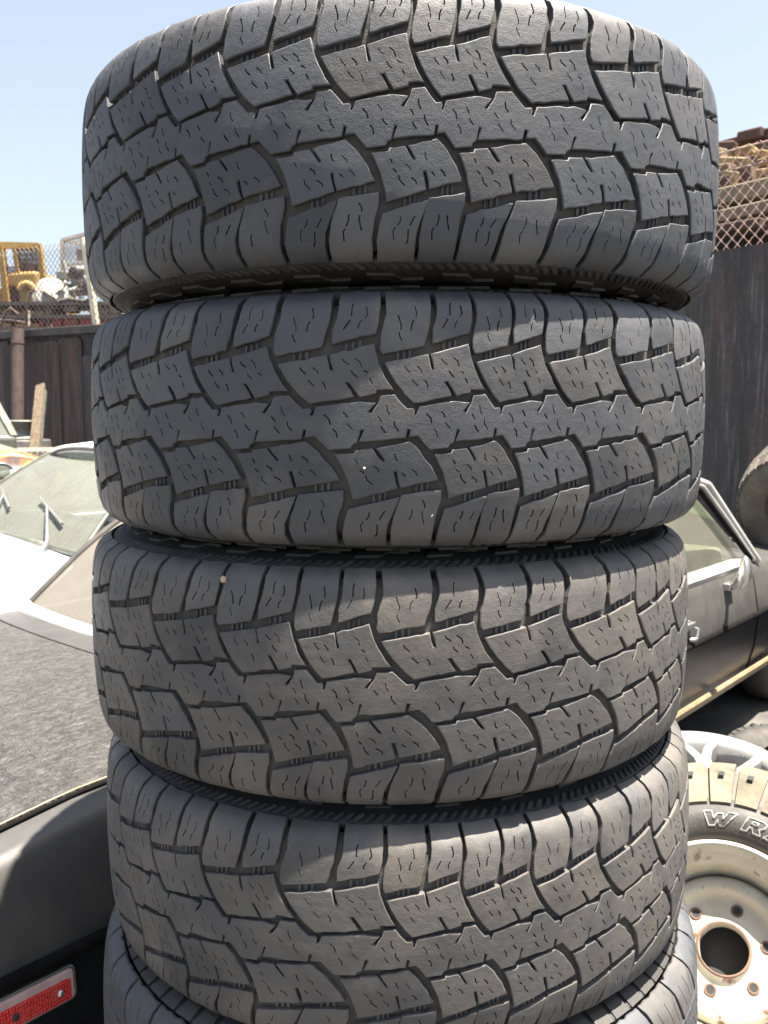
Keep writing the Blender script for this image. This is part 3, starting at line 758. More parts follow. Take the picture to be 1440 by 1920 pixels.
for sg in (0, 1):
    Y_ = lambda l: l if sg == 0 else CW - l
    p0, p1, p2, p3 = Vector((3.43, Y_(.055), .822)), Vector((3.06, Y_(.155), 1.17)), Vector((2.90, Y_(.21), 1.215)), Vector((1.56, Y_(.215), 1.225))
    b = MB(); b.tube([p0 + Vector((.045, 0, -.01)), p1 + Vector((.045, .0, .005)), p2 + Vector((.03, 0, .012))], .021, 8); b.build('front_pillar', M['trim_silver'], car)
    b = MB(); b.tube([p0, p0 * .5 + p1 * .5 + Vector((.004, 0, .004)), p1, p2, p3], .011, 8)
    b.tube([p0 + Vector((.022, -.004 if sg == 0 else .004, 0)), p1 + Vector((.022, -.004 if sg == 0 else .004, .006)), p2 + Vector((.01, 0, .014))], .007, 8)
    b.build('drip_trim', M['trim_silver'], car)
    b = MB(); b.tube([p0 + Vector((-.026, .004, .01)), p1 + Vector((-.024, .004, -.012)), p2 + Vector((-.02, .004, -.014)), p3 + Vector((.03, .004, -.02))], .012, 8); b.build('window_gasket', M['blackplastic'], car)
    # side window
    rws = []
    for t in np.linspace(0, 1, 5):
        rws.append([Vector((1.60 + (3.34 - 1.60) * q + (-.04 + (-.33) * q) * t, Y_(.092 + (.118 - .02 * 0) * t), .835 + .375 * t)) for q in np.linspace(0, 1, 9)])
    b = MB(); b.grid(rws, True, flip=(sg == 1)); b.build('side_window', M['side_glass'], car)
    b = MB()
    pl = [(1.5, .838), (3.24, .836), (3.36, .832)]
    a = [Vector((s, Y_(.045), z - .038)) for s, z in pl]; c = [Vector((s, Y_(.038), z - .012)) for s, z in pl]; d = [Vector((s, Y_(.058), z + .004)) for s, z in pl]; e_ = [Vector((s, Y_(.095), z + .006)) for s, z in pl]
    b.grid([a, c, d, e_], False, flip=(sg == 0)); b.add([a[-1], c[-1], d[-1], e_[-1]], [(0, 1, 2, 3)])
    b.build('belt_trim', M['trim_silver'], car)
# windscreen
rws = []
for t in np.linspace(0, 1, 6):
    rws.append([Vector((3.44 + .10 * (1 - u * u) - (.44 + .02) * t, LC + u * (.72 - .12 * t), .85 + .36 * t)) for u in np.linspace(-1, 1, 13)])
b = MB(); b.grid(rws, True, flip=False); b.build('windscreen', M['side_glass'], car)
# inside
b = MB()
b.add([(.75, .14, .70), (3.45, .14, .70), (3.45, CW - .14, .70), (.75, CW - .14, .70)], [(0, 1, 2, 3)]); b.box((2.0, LC, .846), (2.2, 1.2, .004)) if False else None
b.build('cabin_floor', M['interior'], car)
for y in (.47, CW - .47):
    b = MB(); b.box((2.05, y, .80), (.16, .50, .46), Matrix.Rotation(R(-14), 3, 'Y')); b.box((2.32, y, .68), (.5, .5, .14)); b.build('seat', M['seat'], car, .04, 3)
b = MB(); b.box((1.35, LC, .76), (.16, 1.2, .36), Matrix.Rotation(R(-18), 3, 'Y')); b.build('rear_seat', M['seat'], car, .04, 3)
b = MB(); b.box((3.16, LC, .835), (.34, 1.36, .10)); b.box((3.02, .44, .855), (.16, .36, .09)); b.build('dashboard', M['seat'], car, .03, 3)
b = MB(); b.lathe([(.17 + .013 * math.cos(a), .013 * math.sin(a)) for a in np.linspace(0, 2 * math.pi, 9)], 32, Matrix.Translation((2.82, CW - .46, .90)) @ Matrix.Rotation(R(-62), 4, 'Y')); b.tube([(2.82, CW - .46, .90), (3.05, CW - .46, .80)], .02); b.build('steering_wheel', M['interior'], car)
b = MB(); b.box((1.15, LC, .80), (.50, 1.2, .02)); b.build('parcel_shelf', M['interior'], car)
# door, mouldings
dsk = [(1.62, .05), (3.30, .05)]
for s in (1.66, 3.36):
    b = MB(); b.tube([(s, -.0005 + .043, .79), (s, .0285, .755), (s, .0015, .612), (s, -.0005, .585), (s, .0115, .45), (s, .044, .317)], .0028, 6)
    b.build('door_gap', M['blackplastic'], car)
b = MB(); b.tube([(-.3, -.001, .598), (1.0, -.001, .598), (3.36, -.001, .598), (3.7, .008, .598)], .0125, 8); b.build('side_moulding', M['blackplastic'], car)
b = MB()
q = [(.75, .035), (3.66, .035)]
b.bar((.75, .016, .335), (3.66, .018, .335), .014, .034); b.bar((.75, .010, .342), (3.66, .012, .342), .010, .010)
b.build('sill_moulding', M['brass_trim'], car, .003)
b = MB(); b.box((2.54, .014, .675), (.15, .014, .040)); b.box((2.55, -.006, .684), (.12, .018, .018)); b.tube([(2.60, .0, .676), (2.615, -.020, .665), (2.605, -.02, .63), (2.585, .0, .625)], .008, 8); b.build('door_handle', M['chrome'], car, .005)
mir = MB(); mir.box((3.04, .016, .765), (.085, .030, .030)); mir.tube([(3.03, .010, .77), (3.005, -.022, .80), (2.96, -.055, .83)], [.015, .012, .011], 8)
mo = mir.build('mirror_stalk', M['chrome'], car, .008, 3)
hm = Matrix.Translation((2.935, -.070, .848)) @ Matrix.Rotation(R(-58), 4, 'Z') @ Matrix.Rotation(R(96), 4, 'Y') @ Matrix.Diagonal((1.08, .72, .9, 1))
b = MB(); b.lathe([(.0, .034), (.028, .031), (.048, .021), (.060, .004), (.0625, -.006), (.059, -.009), (.056, -.006), (.0, -.006)], 32, hm); b.build('mirror_head', M['chrome'], car)
# side marker lamp low on the rear wing
ml = Matrix.Translation((-.02, -.001, .545))
def rrect(w, h, r, n=5):
    P = []
    for cx, cy, a0 in ((w/2 - r, h/2 - r, 0), (-w/2 + r, h/2 - r, 90), (-w/2 + r, -h/2 + r, 180), (w/2 - r, -h/2 + r, 270)):
        for k in range(n + 1):
            a = R(a0 + 90 * k / n); P.append((cx + r * math.cos(a), cy + r * math.sin(a)))
    return P
# local frame of the wing side: x forward, y up, z outwards
LEAN = R(6)
fx = Matrix.Translation((MKS := -.045, -.006, MKZ := .553)) @ Matrix(((1, 0, 0, 0), (0, math.sin(LEAN), -1, 0), (0, math.cos(LEAN), math.sin(LEAN), 0), (0, 0, 0, 1)))
b = MB(); b.prism(rrect(.210, .058, .011), .014, fx, False); fr_ = b.build('marker_frame', M['chrome'], car, .004, 3)
b = MB(); b.prism(rrect(.200, .050, .008), .020, fx, False); b.build('marker_edge', M['pink_dust'], car, .003, 2)
b = MB(); b.prism([(-.098, -.023), (.094, -.023), (.094, .010), (.086, .012), (-.098, .012)], .024, fx, False); b.build('marker_lens', M['reflector'], car, .003, 2)
for dx in (.074, -.074, .0):
    b = MB(); b.lathe([(.0, .0045), (.003, .0042), (.0052, .002), (.0056, -.001)], 14, fx @ Matrix.Translation((dx, -.0055, .0125))); b.build('screw', M['hole'] if dx == 0 else M['chrome'], car)
# wheels
def simple_wheel(parent, M4, r=.31, w=.19, mat='dusty_rubber'):
    b = MB(); b.lathe([(r*.66, -w/2), (r*.84, -w/2 - .008), (r*.96, -w/2 + .02), (r, -w/2 + .05), (r, w/2 - .05), (r*.96, w/2 - .02), (r*.84, w/2 + .008), (r*.66, w/2)], 40, M4)
    b.lathe([(.0, w/2 - .04), (r*.3, w/2 - .03), (r*.5, w/2 - .05), (r*.62, w/2 - .01), (r*.68, w/2 + .002)], 40, M4)
    return b.build('wheel', M[mat], parent)
for s in (.55, 4.1):
    for l in (.16, CW - .135):
        simple_wheel(car, Matrix.Translation((s, l, .31)) @ Matrix.Rotation(R(90 if l < 1 else -90), 4, 'X'), mat='sidewall')

# ------------------------------------------------------------------ white car beyond it, nose to the left
WW = 1.66
wa = R(48)
wN = Vector((-1.115, 3.30, 0))
wr = Vector((math.sin(wa), math.cos(wa), 0))         # towards its rear
white = thing('white_saloon', 'white car with dusty windscreen and two wipers, parked beyond the black coupe', 'car', wN, math.atan2(wr.y, wr.x))
def wst(s, sh, inset, zc):
    i = inset
    return (s, [(.14 + i, .22), (.03 + i, .30), (0 + i, .55), (.01 + i, .75), (.04 + i, sh - .03), (.07 + i, sh)], zc)
b = MB(); ww = [wst(-1.45, .62, .18, .64), wst(-1.40, .80, .08, .84), wst(-1.0, .86, .02, .91), wst(-.3, .915, 0, .955), wst(-.03, .93, 0, .962), wst(.25, .93, .0, .94), wst(1.6, .93, .02, .94), wst(2.05, .88, .10, .90), wst(2.15, .55, .16, .56)]
rws = loft(ww, WW, 9); b.grid(rws, True, flip=True); b.add(rws[0], [tuple(range(len(rws[0])))[::-1]]); b.add(rws[-1], [tuple(range(len(rws[-1])))])
b.build('body', M['white_paint'], white)
def wsc(u, t):       # windscreen
    l = .81 + u * (.78 - .22 * t)
    return Vector((-.02 - .04 * (1 - u * u) * (1 - .5 * t) + .42 * t, l, .945 + .335 * t + .012 * (1 - u * u) + .02 * math.sin(math.pi * t)))
rws = [[wsc(u, t) for u in np.linspace(-1, 1, 17)] for t in np.linspace(0, 1, 8)]
b = MB(); b.grid(rws, True, flip=True); b.build('windscreen', M['screen_glass'], white)
b = MB(); b.tube([p + Vector((-.012, 0, 0)) for p in rws[0]], .014, 8); b.build('screen_trim', M['olive'], white)
b = MB()
for sd in (0, -1):
    b = MB(); b.tube([r[sd] for r in rws], .012, 8); b.build('front_pillar', M['olive'], white)
rf = []
for t in np.linspace(0, 1, 9):
    rf.append([Vector((.40 - .05 * (1 - u * u) + 1.15 * t, 0.81 + u * (.58 + .06 * math.sin(math.pi * t * .5)), 1.292 + .045 * (1 - u * u) + .035 * math.sin(math.pi * t) - .02 * abs(u) ** 8)) for u in np.linspace(-1, 1, 13)])
b = MB(); b.grid(rf, True, flip=True); o = b.build('roof', M['white_paint'], white); o.modifiers.new('s', 'SOLIDIFY').thickness = .035
b = MB(); b.tube([p + Vector((-.005, 0, -.022)) for p in rf[0]], .009, 6); b.build('screen_gasket', M['dark_metal'], white)
for sd in (-1, 1):
    b = MB(); b.grid([[Vector((.02 + 1.75 * q, WW / 2 + sd * .79, .94)) for q in np.linspace(0, 1, 5)], [Vector((.42 + 1.1 * q, WW / 2 + sd * .67, 1.28)) for q in np.linspace(0, 1, 5)]], False, flip=(sd > 0)); b.build('side_window', M['screen_glass'], white)
b = MB(); b.grid([[Vector((1.85, WW / 2 + u * .75, .94)) for u in (-1, 0, 1)], [Vector((1.55, WW / 2 + u * .66, 1.29)) for u in (-1, 0, 1)]], False, flip=False); b.build('rear_window', M['screen_glass'], white)
b = MB(); b.add([(.0, .1, .66), (1.9, .1, .66), (1.9, WW - .1, .66), (.0, WW - .1, .66)], [(0, 1, 2, 3)]); b.build('cabin_floor', M['interior'], white)
b = MB(); b.box((.26, WW / 2, .93), (.36, 1.4, .09)); b.build('dashboard', M['seat'], white, .03, 3)
for y in (.46, WW - .46):
    b = MB(); b.box((1.05, y, .92), (.14, .5, .52), Matrix.Rotation(R(12), 3, 'Y')); b.box((.80, y, .74), (.46, .5, .14)); b.build('seat', M['seat'], white, .04, 3)
for (u0, t0, u1, t1, ua, ta) in ((-.16, .35, -.68, .17, -.76, -.01), (.62, .37, .14, .21, .05, -.01)):
    a, c = wsc(u0, t0), wsc(u1, t1); n_ = Vector((-.62, 0, .78)) * .018
    b = MB(); b.bar(a + n_, c + n_, .010, .014, (-.6, 0, .8)); w_ = b.build('wiper_blade', M['wiper_grey'], white, .003)
    base = wsc(ua, 0) + Vector((-.055, 0, -.005)); m_ = (a * .62 + c * .38) + n_ * 1.5
    b = MB(); b.tube([base + Vector((0, 0, .01)), base + Vector((.015, 0, .035)), m_], [.014, .008, .006], 8); b.build('wiper_arm', M['wiper_grey'], white)
for s in (-.75, 1.45):
    for l in (.13, WW - .13):
        simple_wheel(white, Matrix.Translation((s, l, .30)) @ Matrix.Rotation(R(90 if l < 1 else -90), 4, 'X'), .30)

# ------------------------------------------------------------------ old truck with painted flames
tr = thing('vintage_truck', 'old truck with sun-bleached hood, painted flames and round headlamps, half hidden beyond the white car', 'truck', (-2.93, 6.34, 0), R(-50))
# local x = forward (towards the camera and right), y = its left
b = MB()
rws = []
for s, w_, z0, z1 in ((-.75, .56, .60, 1.32), (-.35, .53, .6, 1.30), (.15, .49, .58, 1.27), (.55, .45, .56, 1.24), (.82, .40, .56, 1.19), (.93, .34, .60, 1.13), (.97, .28, .64, 1.02)):
    rws.append([Vector((s, w_ * math.cos(a), z0 + (z1 - z0) * (math.sin(a) ** .38 if a not in (0, math.pi) else 0))) for a in np.linspace(0, math.pi, 21)])
b.grid(rws[:4], True, flip=True); b.build('hood', M['bare_hood'], tr)
b = MB(); b.grid(rws[3:], True, flip=True); b.add(rws[-1], [tuple(range(21))[::-1]]); b.build('nose', M['flame'], tr)
for sg in (1, -1):
    rws = []
    for k, a in enumerate(np.linspace(R(-10), R(190), 17)):
        s = .42 + .50 * math.cos(a); z = .60 + .50 * math.sin(a)
        rws.append([Vector((s + .02 * math.cos(a) * math.sin(q), sg * (.62 + .26 * math.cos(q)), z + .09 * math.sin(q) * math.sin(a))) for q in np.linspace(0, math.pi, 11)])
    b = MB(); b.grid(rws, True); o = b.build('fender', M['flame'] if sg < 0 else M['brown_fender'], tr); o.modifiers.new('s', 'SOLIDIFY').thickness = .02
    hl = Matrix.Translation((.92, .02 + sg * .13, 1.09)) @ Matrix.Rotation(R(90), 4, 'Y')
    b = MB(); b.lathe([(.02, -.20), (.06, -.16), (.085, -.06), (.092, .0), (.085, .010), (.080, .004)], 28, hl); o = b.build('headlamp', M['chrome'], tr)
    b = MB(); b.lathe([(.0, .03), (.045, .022), (.080, .002)], 28, hl); b.build('headlamp_lens', M['dark_glass'], o)
b = MB()
for k in range(9): b.tube([(.965, -.16 + .04 * k, .62), (.985, -.16 + .04 * k, .80), (.955, (-.16 + .04 * k) * .9, .99)], .009, 6)
b.build('grille', M['chrome'], tr)
b = MB(); b.box((-1.25, 0, .95), (1.05, 1.04, .74)); b.box((-1.35, 0, 1.60), (.75, .90, .08)); b.build('cab', M['olive'], tr, .05, 3)
for sg in (1, -1):
    for p_ in (((-.76, sg * .49, 1.30), (-1.00, sg * .43, 1.58), .06), ((-1.72, sg * .49, 1.30), (-1.70, sg * .43, 1.58), .08)):
        b = MB(); b.bar(*p_); b.build('cab_pillar', M['olive'], tr)
b = MB(); b.grid([[Vector((-.745, y, 1.31)) for y in (-.49, 0, .49)], [Vector((-.985, y, 1.57)) for y in (-.43, 0, .43)]], False); b.build('windscreen', M['dark_glass'], tr)
b = MB(); b.tube([(-.70, -.70, 1.30), (-.66, -.80, 1.42)], .010, 6); b.lathe([(0, .02), (.05, .015), (.068, 0), (.066, -.01), (0, -.01)], 20, Matrix.Translation((-.66, -.80, 1.44)) @ Matrix.Rotation(R(100), 4, 'Y')); b.build('wing_mirror', M['chrome'], tr)
for s in (.42, -1.7):
    for sg in (1, -1): simple_wheel(tr, Matrix.Translation((s, sg * .66, .36)) @ Matrix.Rotation(R(-90 * sg), 4, 'X'), .36)

# ------------------------------------------------------------------ wheels lying about
def plain_tyre(name, label, cat, mat4, RR=.33, W=.2, mat='dusty_rubber', group=None, tread=True):
    t = thing(name, label, cat, mat=mat4, group=group)
    b = MB(); pr = [(.60, -.36), (.66, -.46), (.80, -.52), (.92, -.46), (.97, -.37), (.995, -.30), (.995, -.22)] 
    pr = [(r * RR, z * W) for r, z in pr]; body_ = pr + [(r, -z) for r, z in pr[::-1]] + [(.60 * RR, .36 * W), (.66 * RR, .3 * W), (.9 * RR, .3 * W), (.9 * RR, -.3 * W), (.66 * RR, -.3 * W), (.60 * RR, -.36 * W)]
    b.lathe(body_, 56); b.build('casing', M[mat], t)
    b = MB()
    n = 44
    for k in range(n):
        a = 2 * math.pi * k / n
        for z0, z1, ph in ((-.44, -.16, 0), (-.13, .13, .5), (.16, .44, .2)):
            w_ = .78 * math.pi / n; vs = []
            for da, zz, rr in [(da, zz, rr) for rr in (.965, 1.015) for da, zz in ((-w_, z0), (w_, z0), (w_, z1), (-w_, z1))]:
                aa = a + da + ph * 2 * math.pi / n + zz * .12; r2 = RR * (rr - (.03 if abs(zz) > .4 else 0)); vs.append((r2 * math.cos(aa), r2 * math.sin(aa), zz * W))
            b.add(vs, [(4, 5, 6, 7), (0, 1, 5, 4), (1, 2, 6, 5), (2, 3, 7, 6), (3, 0, 4, 7)])
    b.build('tread', M[mat], t)
    return t
def lying(x, y, z, tx=0, ty=0, rz=0): return Matrix.Translation((x, y, z)) @ Matrix.Rotation(R(rz), 4, 'Z') @ Matrix.Rotation(R(ty), 4, 'Y') @ Matrix.Rotation(R(tx), 4, 'X')
p = at(64, 842, 8.3)
zt = p.z
labs = ['dusty dark tyre lying flat on top of its pile in front of the rusty fence', 'tyre in the pile just under its top tyre by the rusty fence', 'tyre in the middle of the pile by the rusty fence', 'tyre low in the pile by the rusty fence', 'tyre at the very bottom of the pile by the rusty fence']
z = zt - .115
for k in range(5):
    plain_tyre('scrap_tyre', labs[k], 'tyre', lying(p.x + .02 * math.sin(k * 2), p.y + .02 * math.cos(k * 3), z, 0, 0, 40 * k), .37, .235 if k < 4 else max(.2, 2 * z), group='tyres piled by the fence')
    z -= .236
# white steel rim on a drum, with the plank by it
p = at(40, 806, 9.3)
rim = thing('spare_wheel', 'bare white steel wheel without a tyre, lying beside the wooden plank by the rusty fence', 'wheel', (p.x, p.y, p.z))
b = MB(); b.lathe([(.150, -.085), (.195, -.100), (.212, -.098), (.214, -.082), (.19, -.072), (.178, -.06), (.165, -.02), (.165, .03), (.18, .058), (.19, .072), (.214, .082), (.212, .098), (.195, .1), (.15, .085), (.15, -.085)], 40); b.build('barrel', M['white_metal'], rim)
b = MB(); b.lathe([(.03, .02), (.10, .03), (.152, .0)], 40); b.build('disc', M['white_metal'], rim)
dr = thing('oil_drum', 'dark rusty drum under the white rim by the fence', 'drum', (p.x, p.y, 0))
h = p.z - .1; b = MB(); b.lathe([(0, .0), (.28, 0), (.29, .02), (.285, h*.33), (.295, h*.34), (.285, h*.36), (.285, h*.66), (.295, h*.67), (.285, h*.69), (.29, h - .02), (.28, h), (.27, h - .015), (0, h - .015)], 40); b.build('shell', M['dark_metal'], dr)
b = MB(); b.lathe([(0, .012), (.028, .01), (.03, -.004)], 14, Matrix.Translation((.18, .05, h - .014))); b.build('bung', M['rust'], dr)
a = at(66, 826, 8.9); c = at(76, 722, 9.6)
dirv = (c - a); a0 = a - dirv * (a.z / dirv.z)
pl = MB(); pl.bar(a0, c, .10, .035, (0, -1, 0)); tag(pl.build('wooden_plank', M['wood'], None, .004), 'yellowed wooden plank leaning on the rusty fence behind the white rim', 'plank')
a = at(74, 826, 9.1); c = at(83, 733, 9.7); dirv = c - a; a0 = a - dirv * (a.z / dirv.z)
pl = MB(); pl.bar(a0, c, .05, .04, (0, -1, 0)); tag(pl.build('wooden_batten', M['olive'], None, .003), 'narrow grey-green batten leaning beside the yellowed plank', 'batten')

# steel wheel with cream paint leaning by the stack
C = at(1357, 1780, 1.62)
view = (C - Vector((0, 0, H))).normalized()
ax = (-view + Vector((-.07, 0, .24))).normalized()
xx = Vector((0, 0, 1)).cross(ax).normalized(); yy = ax.cross(xx)
WM = Matrix((( xx.x, yy.x, ax.x, C.x), (xx.y, yy.y, ax.y, C.y), (xx.z, yy.z, ax.z, C.z), (0, 0, 0, 1)))
wh = thing('truck_wheel', 'cream steel truck wheel with muddy white-lettered tyre, leaning at the right of the stack', 'wheel', mat=WM)
b = MB()
k_ = .97
prof = [(.212, .062), (.216, .070), (.225, .085), (.245, .100), (.275, .108), (.305, .104), (.330, .088), (.345, .070), (.360, .055), (.372, .03), (.376, 0), (.372, -.06), (.345, -.10), (.30, -.13), (.24, -.12), (.212, -.10)]
gr = lambda r: float(np.interp(r, [0, .05, .212, .33, .389], [0, .05, .176, .268, .364]))
b.lathe([(gr(r), z) for r, z in prof], 96); tyre_c = b.build('tyre', M['sidewall'], wh)
b = MB(); n = 34                                              # muddy shoulder lugs
for k in range(n):
    a = 2 * math.pi * k / n; w_ = 2 * math.pi / n * (.40 if k % 2 else .435)
    sec = [(.308, .104), (.330, .094), (.356, .073), (.378, .046), (.388, .018), (.389, -.05)]
    m_ = 4
    P2 = [[(gr(r) + .004, z + .004) for r, z in sec], [(gr(r) - .010, z - .012) for r, z in sec]]
    rows_t = [[Vector((r * math.cos(a - w_ + 2 * w_ * i / m_), r * math.sin(a - w_ + 2 * w_ * i / m_), z)) for i in range(m_ + 1)] for r, z in P2[0]]
    rows_b = [[Vector((r * math.cos(a - w_ + 2 * w_ * i / m_), r * math.sin(a - w_ + 2 * w_ * i / m_), z)) for i in range(m_ + 1)] for r, z in P2[1]]
    b.grid(rows_t, True, flip=True)
    b.grid([[r[0] for r in rows_t], [r[0] for r in rows_b]], False); b.grid([[r[-1] for r in rows_t], [r[-1] for r in rows_b]], False, flip=True); b.grid([rows_t[0], rows_b[0]], False, flip=False)
b.build('lug', M['mud_rubber'], tyre_c)
b = MB(); b.lathe([(gr(r) - .004, z - .002) for r, z in [(.316, .098), (.330, .092), (.356, .071), (.378, .045), (.387, .018), (.388, -.05)]], 96)
for k in range(n):
    a = 2 * math.pi * (k + .5) / n
    for r0, r1 in ((.292, .300), (.318, .324)):
        pass
b.build('tread_floor', M['dusty_rubber'], tyre_c)
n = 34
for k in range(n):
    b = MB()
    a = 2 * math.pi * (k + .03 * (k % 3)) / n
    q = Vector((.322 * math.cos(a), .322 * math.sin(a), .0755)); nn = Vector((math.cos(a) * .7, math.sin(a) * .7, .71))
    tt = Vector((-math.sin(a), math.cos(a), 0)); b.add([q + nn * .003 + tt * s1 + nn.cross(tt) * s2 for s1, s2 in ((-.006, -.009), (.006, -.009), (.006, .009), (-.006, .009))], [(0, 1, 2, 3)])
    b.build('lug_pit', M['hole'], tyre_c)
b = MB(); b.lathe([(.176 + r, z) for r, z in [(0.000, .064), (.006, .074), (.009, .086), (.006, .092), (0, .090), (-.004, .080), (-.012, .062), (-.022, .056), (-.026, .030), (-.034, .012), (-.040, -.035)]], 96)
rimo = b.build('rim', M['cream_steel'], wh)
b = MB(); b.lathe([(.142, -.034), (.139, -.010), (.133, .010), (.124, .018), (.114, .018), (.106, .010), (.099, -.003), (.090, -.008), (.060, -.006), (.052, -.001), (.050, .004)], 96)
b.lathe([(.0505, .005), (.0465, .003), (.046, -.03)], 64)
b.build('disc', M['cream_steel'], rimo)
b = MB(); b.lathe([(.0515, .003), (.0495, .0068), (.0462, .0045)], 64); b.build('rust_ring', M['rusty_edge'], rimo)
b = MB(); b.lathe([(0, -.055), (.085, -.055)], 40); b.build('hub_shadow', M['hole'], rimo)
for k in range(6):
    a = R(98 - 60 * k) + R(-21)
    M5 = Matrix.Translation((.079 * math.cos(a), .079 * math.sin(a), -.0065))
    b = MB(); b.lathe([(.0, .0012), (.0078, .0016)], 20, M5); nh = b.build('bolt_hole', M['hole'], rimo)
    b = MB(); b.lathe([(.0076, .0018), (.0092, .0032), (.0118, .0012)], 20, M5); b.build('hole_rim', M['rusty_edge'], nh)
# raised outline letters on the sidewall
def stroke(bb, pts, w, a_c, r_c, closed=True):
    """flat outline strokes bent along the sidewall; pts in (along, up) metres"""
    n = len(pts)
    for i in range(n if closed else n - 1):
        p, q = Vector(pts[i]).to_3d(), Vector(pts[(i+1) % n]).to_3d()
        d = (q - p); L_ = d.length; d.normalize(); nn = Vector((-d.y, d.x, 0)) * w / 2
        ex = d * w * .35
        m = max(1, int(L_ / .008)); A = []
        for t in range(m + 1):
            c = p - ex + (d * L_ + ex * 2) * t / m
            for s_ in (c + nn, c - nn):
                a = a_c - s_.x / r_c; r = r_c + s_.y
                zz = float(np.interp(np.interp(r, [.05, .176, .268, .364], [.05, .212, .33, .389]), [.212, .225, .245, .275, .305, .330], [.062, .085, .100, .108, .104, .088]))
                A.append(Vector((r * math.cos(a), r * math.sin(a), zz + .0022)))
        bb.add(A, [(2*t, 2*t+1, 2*t+3, 2*t+2) for t in range(m)])
b = MB(); r_c = .222
LET = {'W': [(-.034, .017), (-.016, .017), (-.012, .000), (-.003, .012), (.010, .012), (.010, -.001), (.024, .017), (.042, .017), (.014, -.017), (-.001, -.017), (-.003, -.004), (-.012, -.017), (-.026, -.017)],
       'R': [(-.022, -.017), (-.008, -.017), (-.003, -.006), (.004, -.006), (.008, -.017), (.026, -.017), (.020, -.004), (.030, .002), (.034, .012), (.026, .017), (-.008, .017)],
       'A': [(-.034, -.017), (-.018, -.017), (-.010, -.009), (.004, -.009), (.006, -.017), (.022, -.017), (.016, .017), (.002, .017)]}
LIN = {'R': [(.001, .003), (.003, .009), (.016, .009), (.014, .003)], 'A': [(-.002, -.003), (.005, -.003), (.005, .006)]}
LET = {k: [(x * .80, y * .80) for x, y in v] for k, v in LET.items()}; LIN = {k: [(x * .80, y * .80) for x, y in v] for k, v in LIN.items()}
for ch, off in (('W', -.016), ('R', .044), ('A', .098)):
    a_c = R(92) - off / r_c
    stroke(b, LET[ch], .0026, a_c, r_c)
    if ch in LIN: stroke(b, LIN[ch], .0022, a_c, r_c)
b.build('lettering', M['letter'], tyre_c)

# silver alloy wheel lying behind it on a tyre
C2 = at(1336, 1452, 2.42)
al = thing('alloy_wheel', 'silver multi-spoke alloy wheel lying face up behind the cream steel wheel', 'wheel', mat=Matrix.Translation(C2) @ Matrix.Rotation(R(9), 4, 'X') @ Matrix.Rotation(R(14), 4, 'Z'))
RA = .235
b = MB(); b.lathe([(RA - .004, -.20), (RA + .006, -.19), (RA - .012, -.17), (RA - .03, -.12), (RA - .03, -.04), (RA - .012, -.02), (RA + .004, -.010), (RA + .008, .0), (RA + .002, .006), (RA - .010, .004), (RA - .020, -.006), (RA - .034, -.018), (RA - .036, -.10), (RA - .036, -.19)], 96); b.build('barrel', M['silver'], al)
for k in range(5):
    a = 2 * math.pi * k / 5; b = MB()
    def PP(r, da, z): return Vector((r * math.cos(a + da), r * math.sin(a + da), z))
    for sg in (1, -1):            # each spoke forks into two arms
        path = [(.055, .0, -.012, .021), (.105, .10, -.004, .014), (.150, .19, .000, .0125), (.222, .31, -.006, .014)]
        ctr = [PP(r, sg * da, z) for r, da, z, w_ in path]
        up_, lo_, u2, l2 = [], [], [], []
        for i, (r, da, z, w_) in enumerate(path):
            d = (ctr[min(i+1, 3)] - ctr[max(i-1, 0)]).normalized(); nn = Vector((-d.y, d.x, 0)).normalized()
            up_.append(ctr[i] + nn * w_); lo_.append(ctr[i] - nn * w_); u2.append(ctr[i] + nn * w_ * 1.2 - Vector((0, 0, .055))); l2.append(ctr[i] - nn * w_ * 1.2 - Vector((0, 0, .055)))
        b.grid([u2, up_, lo_, l2, u2], False)
    b.build('spoke', M['silver'], al, .004, 2)
b = MB(); b.lathe([(0, .004), (.03, .003), (.034, -.006), (.066, -.010), (.072, -.02), (.07, -.07)], 48); b.build('hub', M['silver'], al)
z = C2.z - .2
plain_tyre('scrap_tyre', 'dark tyre lying under the silver alloy wheel', 'tyre', lying(C2.x + .02, C2.y, z - .08, 4, 0, 0), .35, .21, 'sidewall', 'tyres on the dirt by the coupe')
plain_tyre('scrap_tyre', 'tyre on the dirt below the silver alloy wheel', 'tyre', lying(C2.x + .02, C2.y + .02, .105, 0, 0, 15), .35, .21, 'sidewall', 'tyres on the dirt by the coupe')
C3 = at(1492, 1490, 2.75)
plain_tyre('scrap_tyre', 'black tyre whose rounded edge shows behind the silver alloy wheel', 'tyre', lying(C3.x + .09, C3.y + .05, C3.z, 6, 4, 0), .30, .2, 'sidewall', 'tyres on the dirt by the coupe')
# big worn tyre standing on the coupe's hood
C4 = at(1528, 945, 4.55)
plain_tyre('offroad_tyre', 'big dust-bleached lugged tyre standing on the hood of the coupe at the right edge', 'tyre', Matrix.Translation((C4.x, C4.y, C4.z)) @ Matrix.Rotation(R(50), 4, 'Z') @ Matrix.Rotation(R(62), 4, 'Y'), .37, .27, 'dusty_rubber')
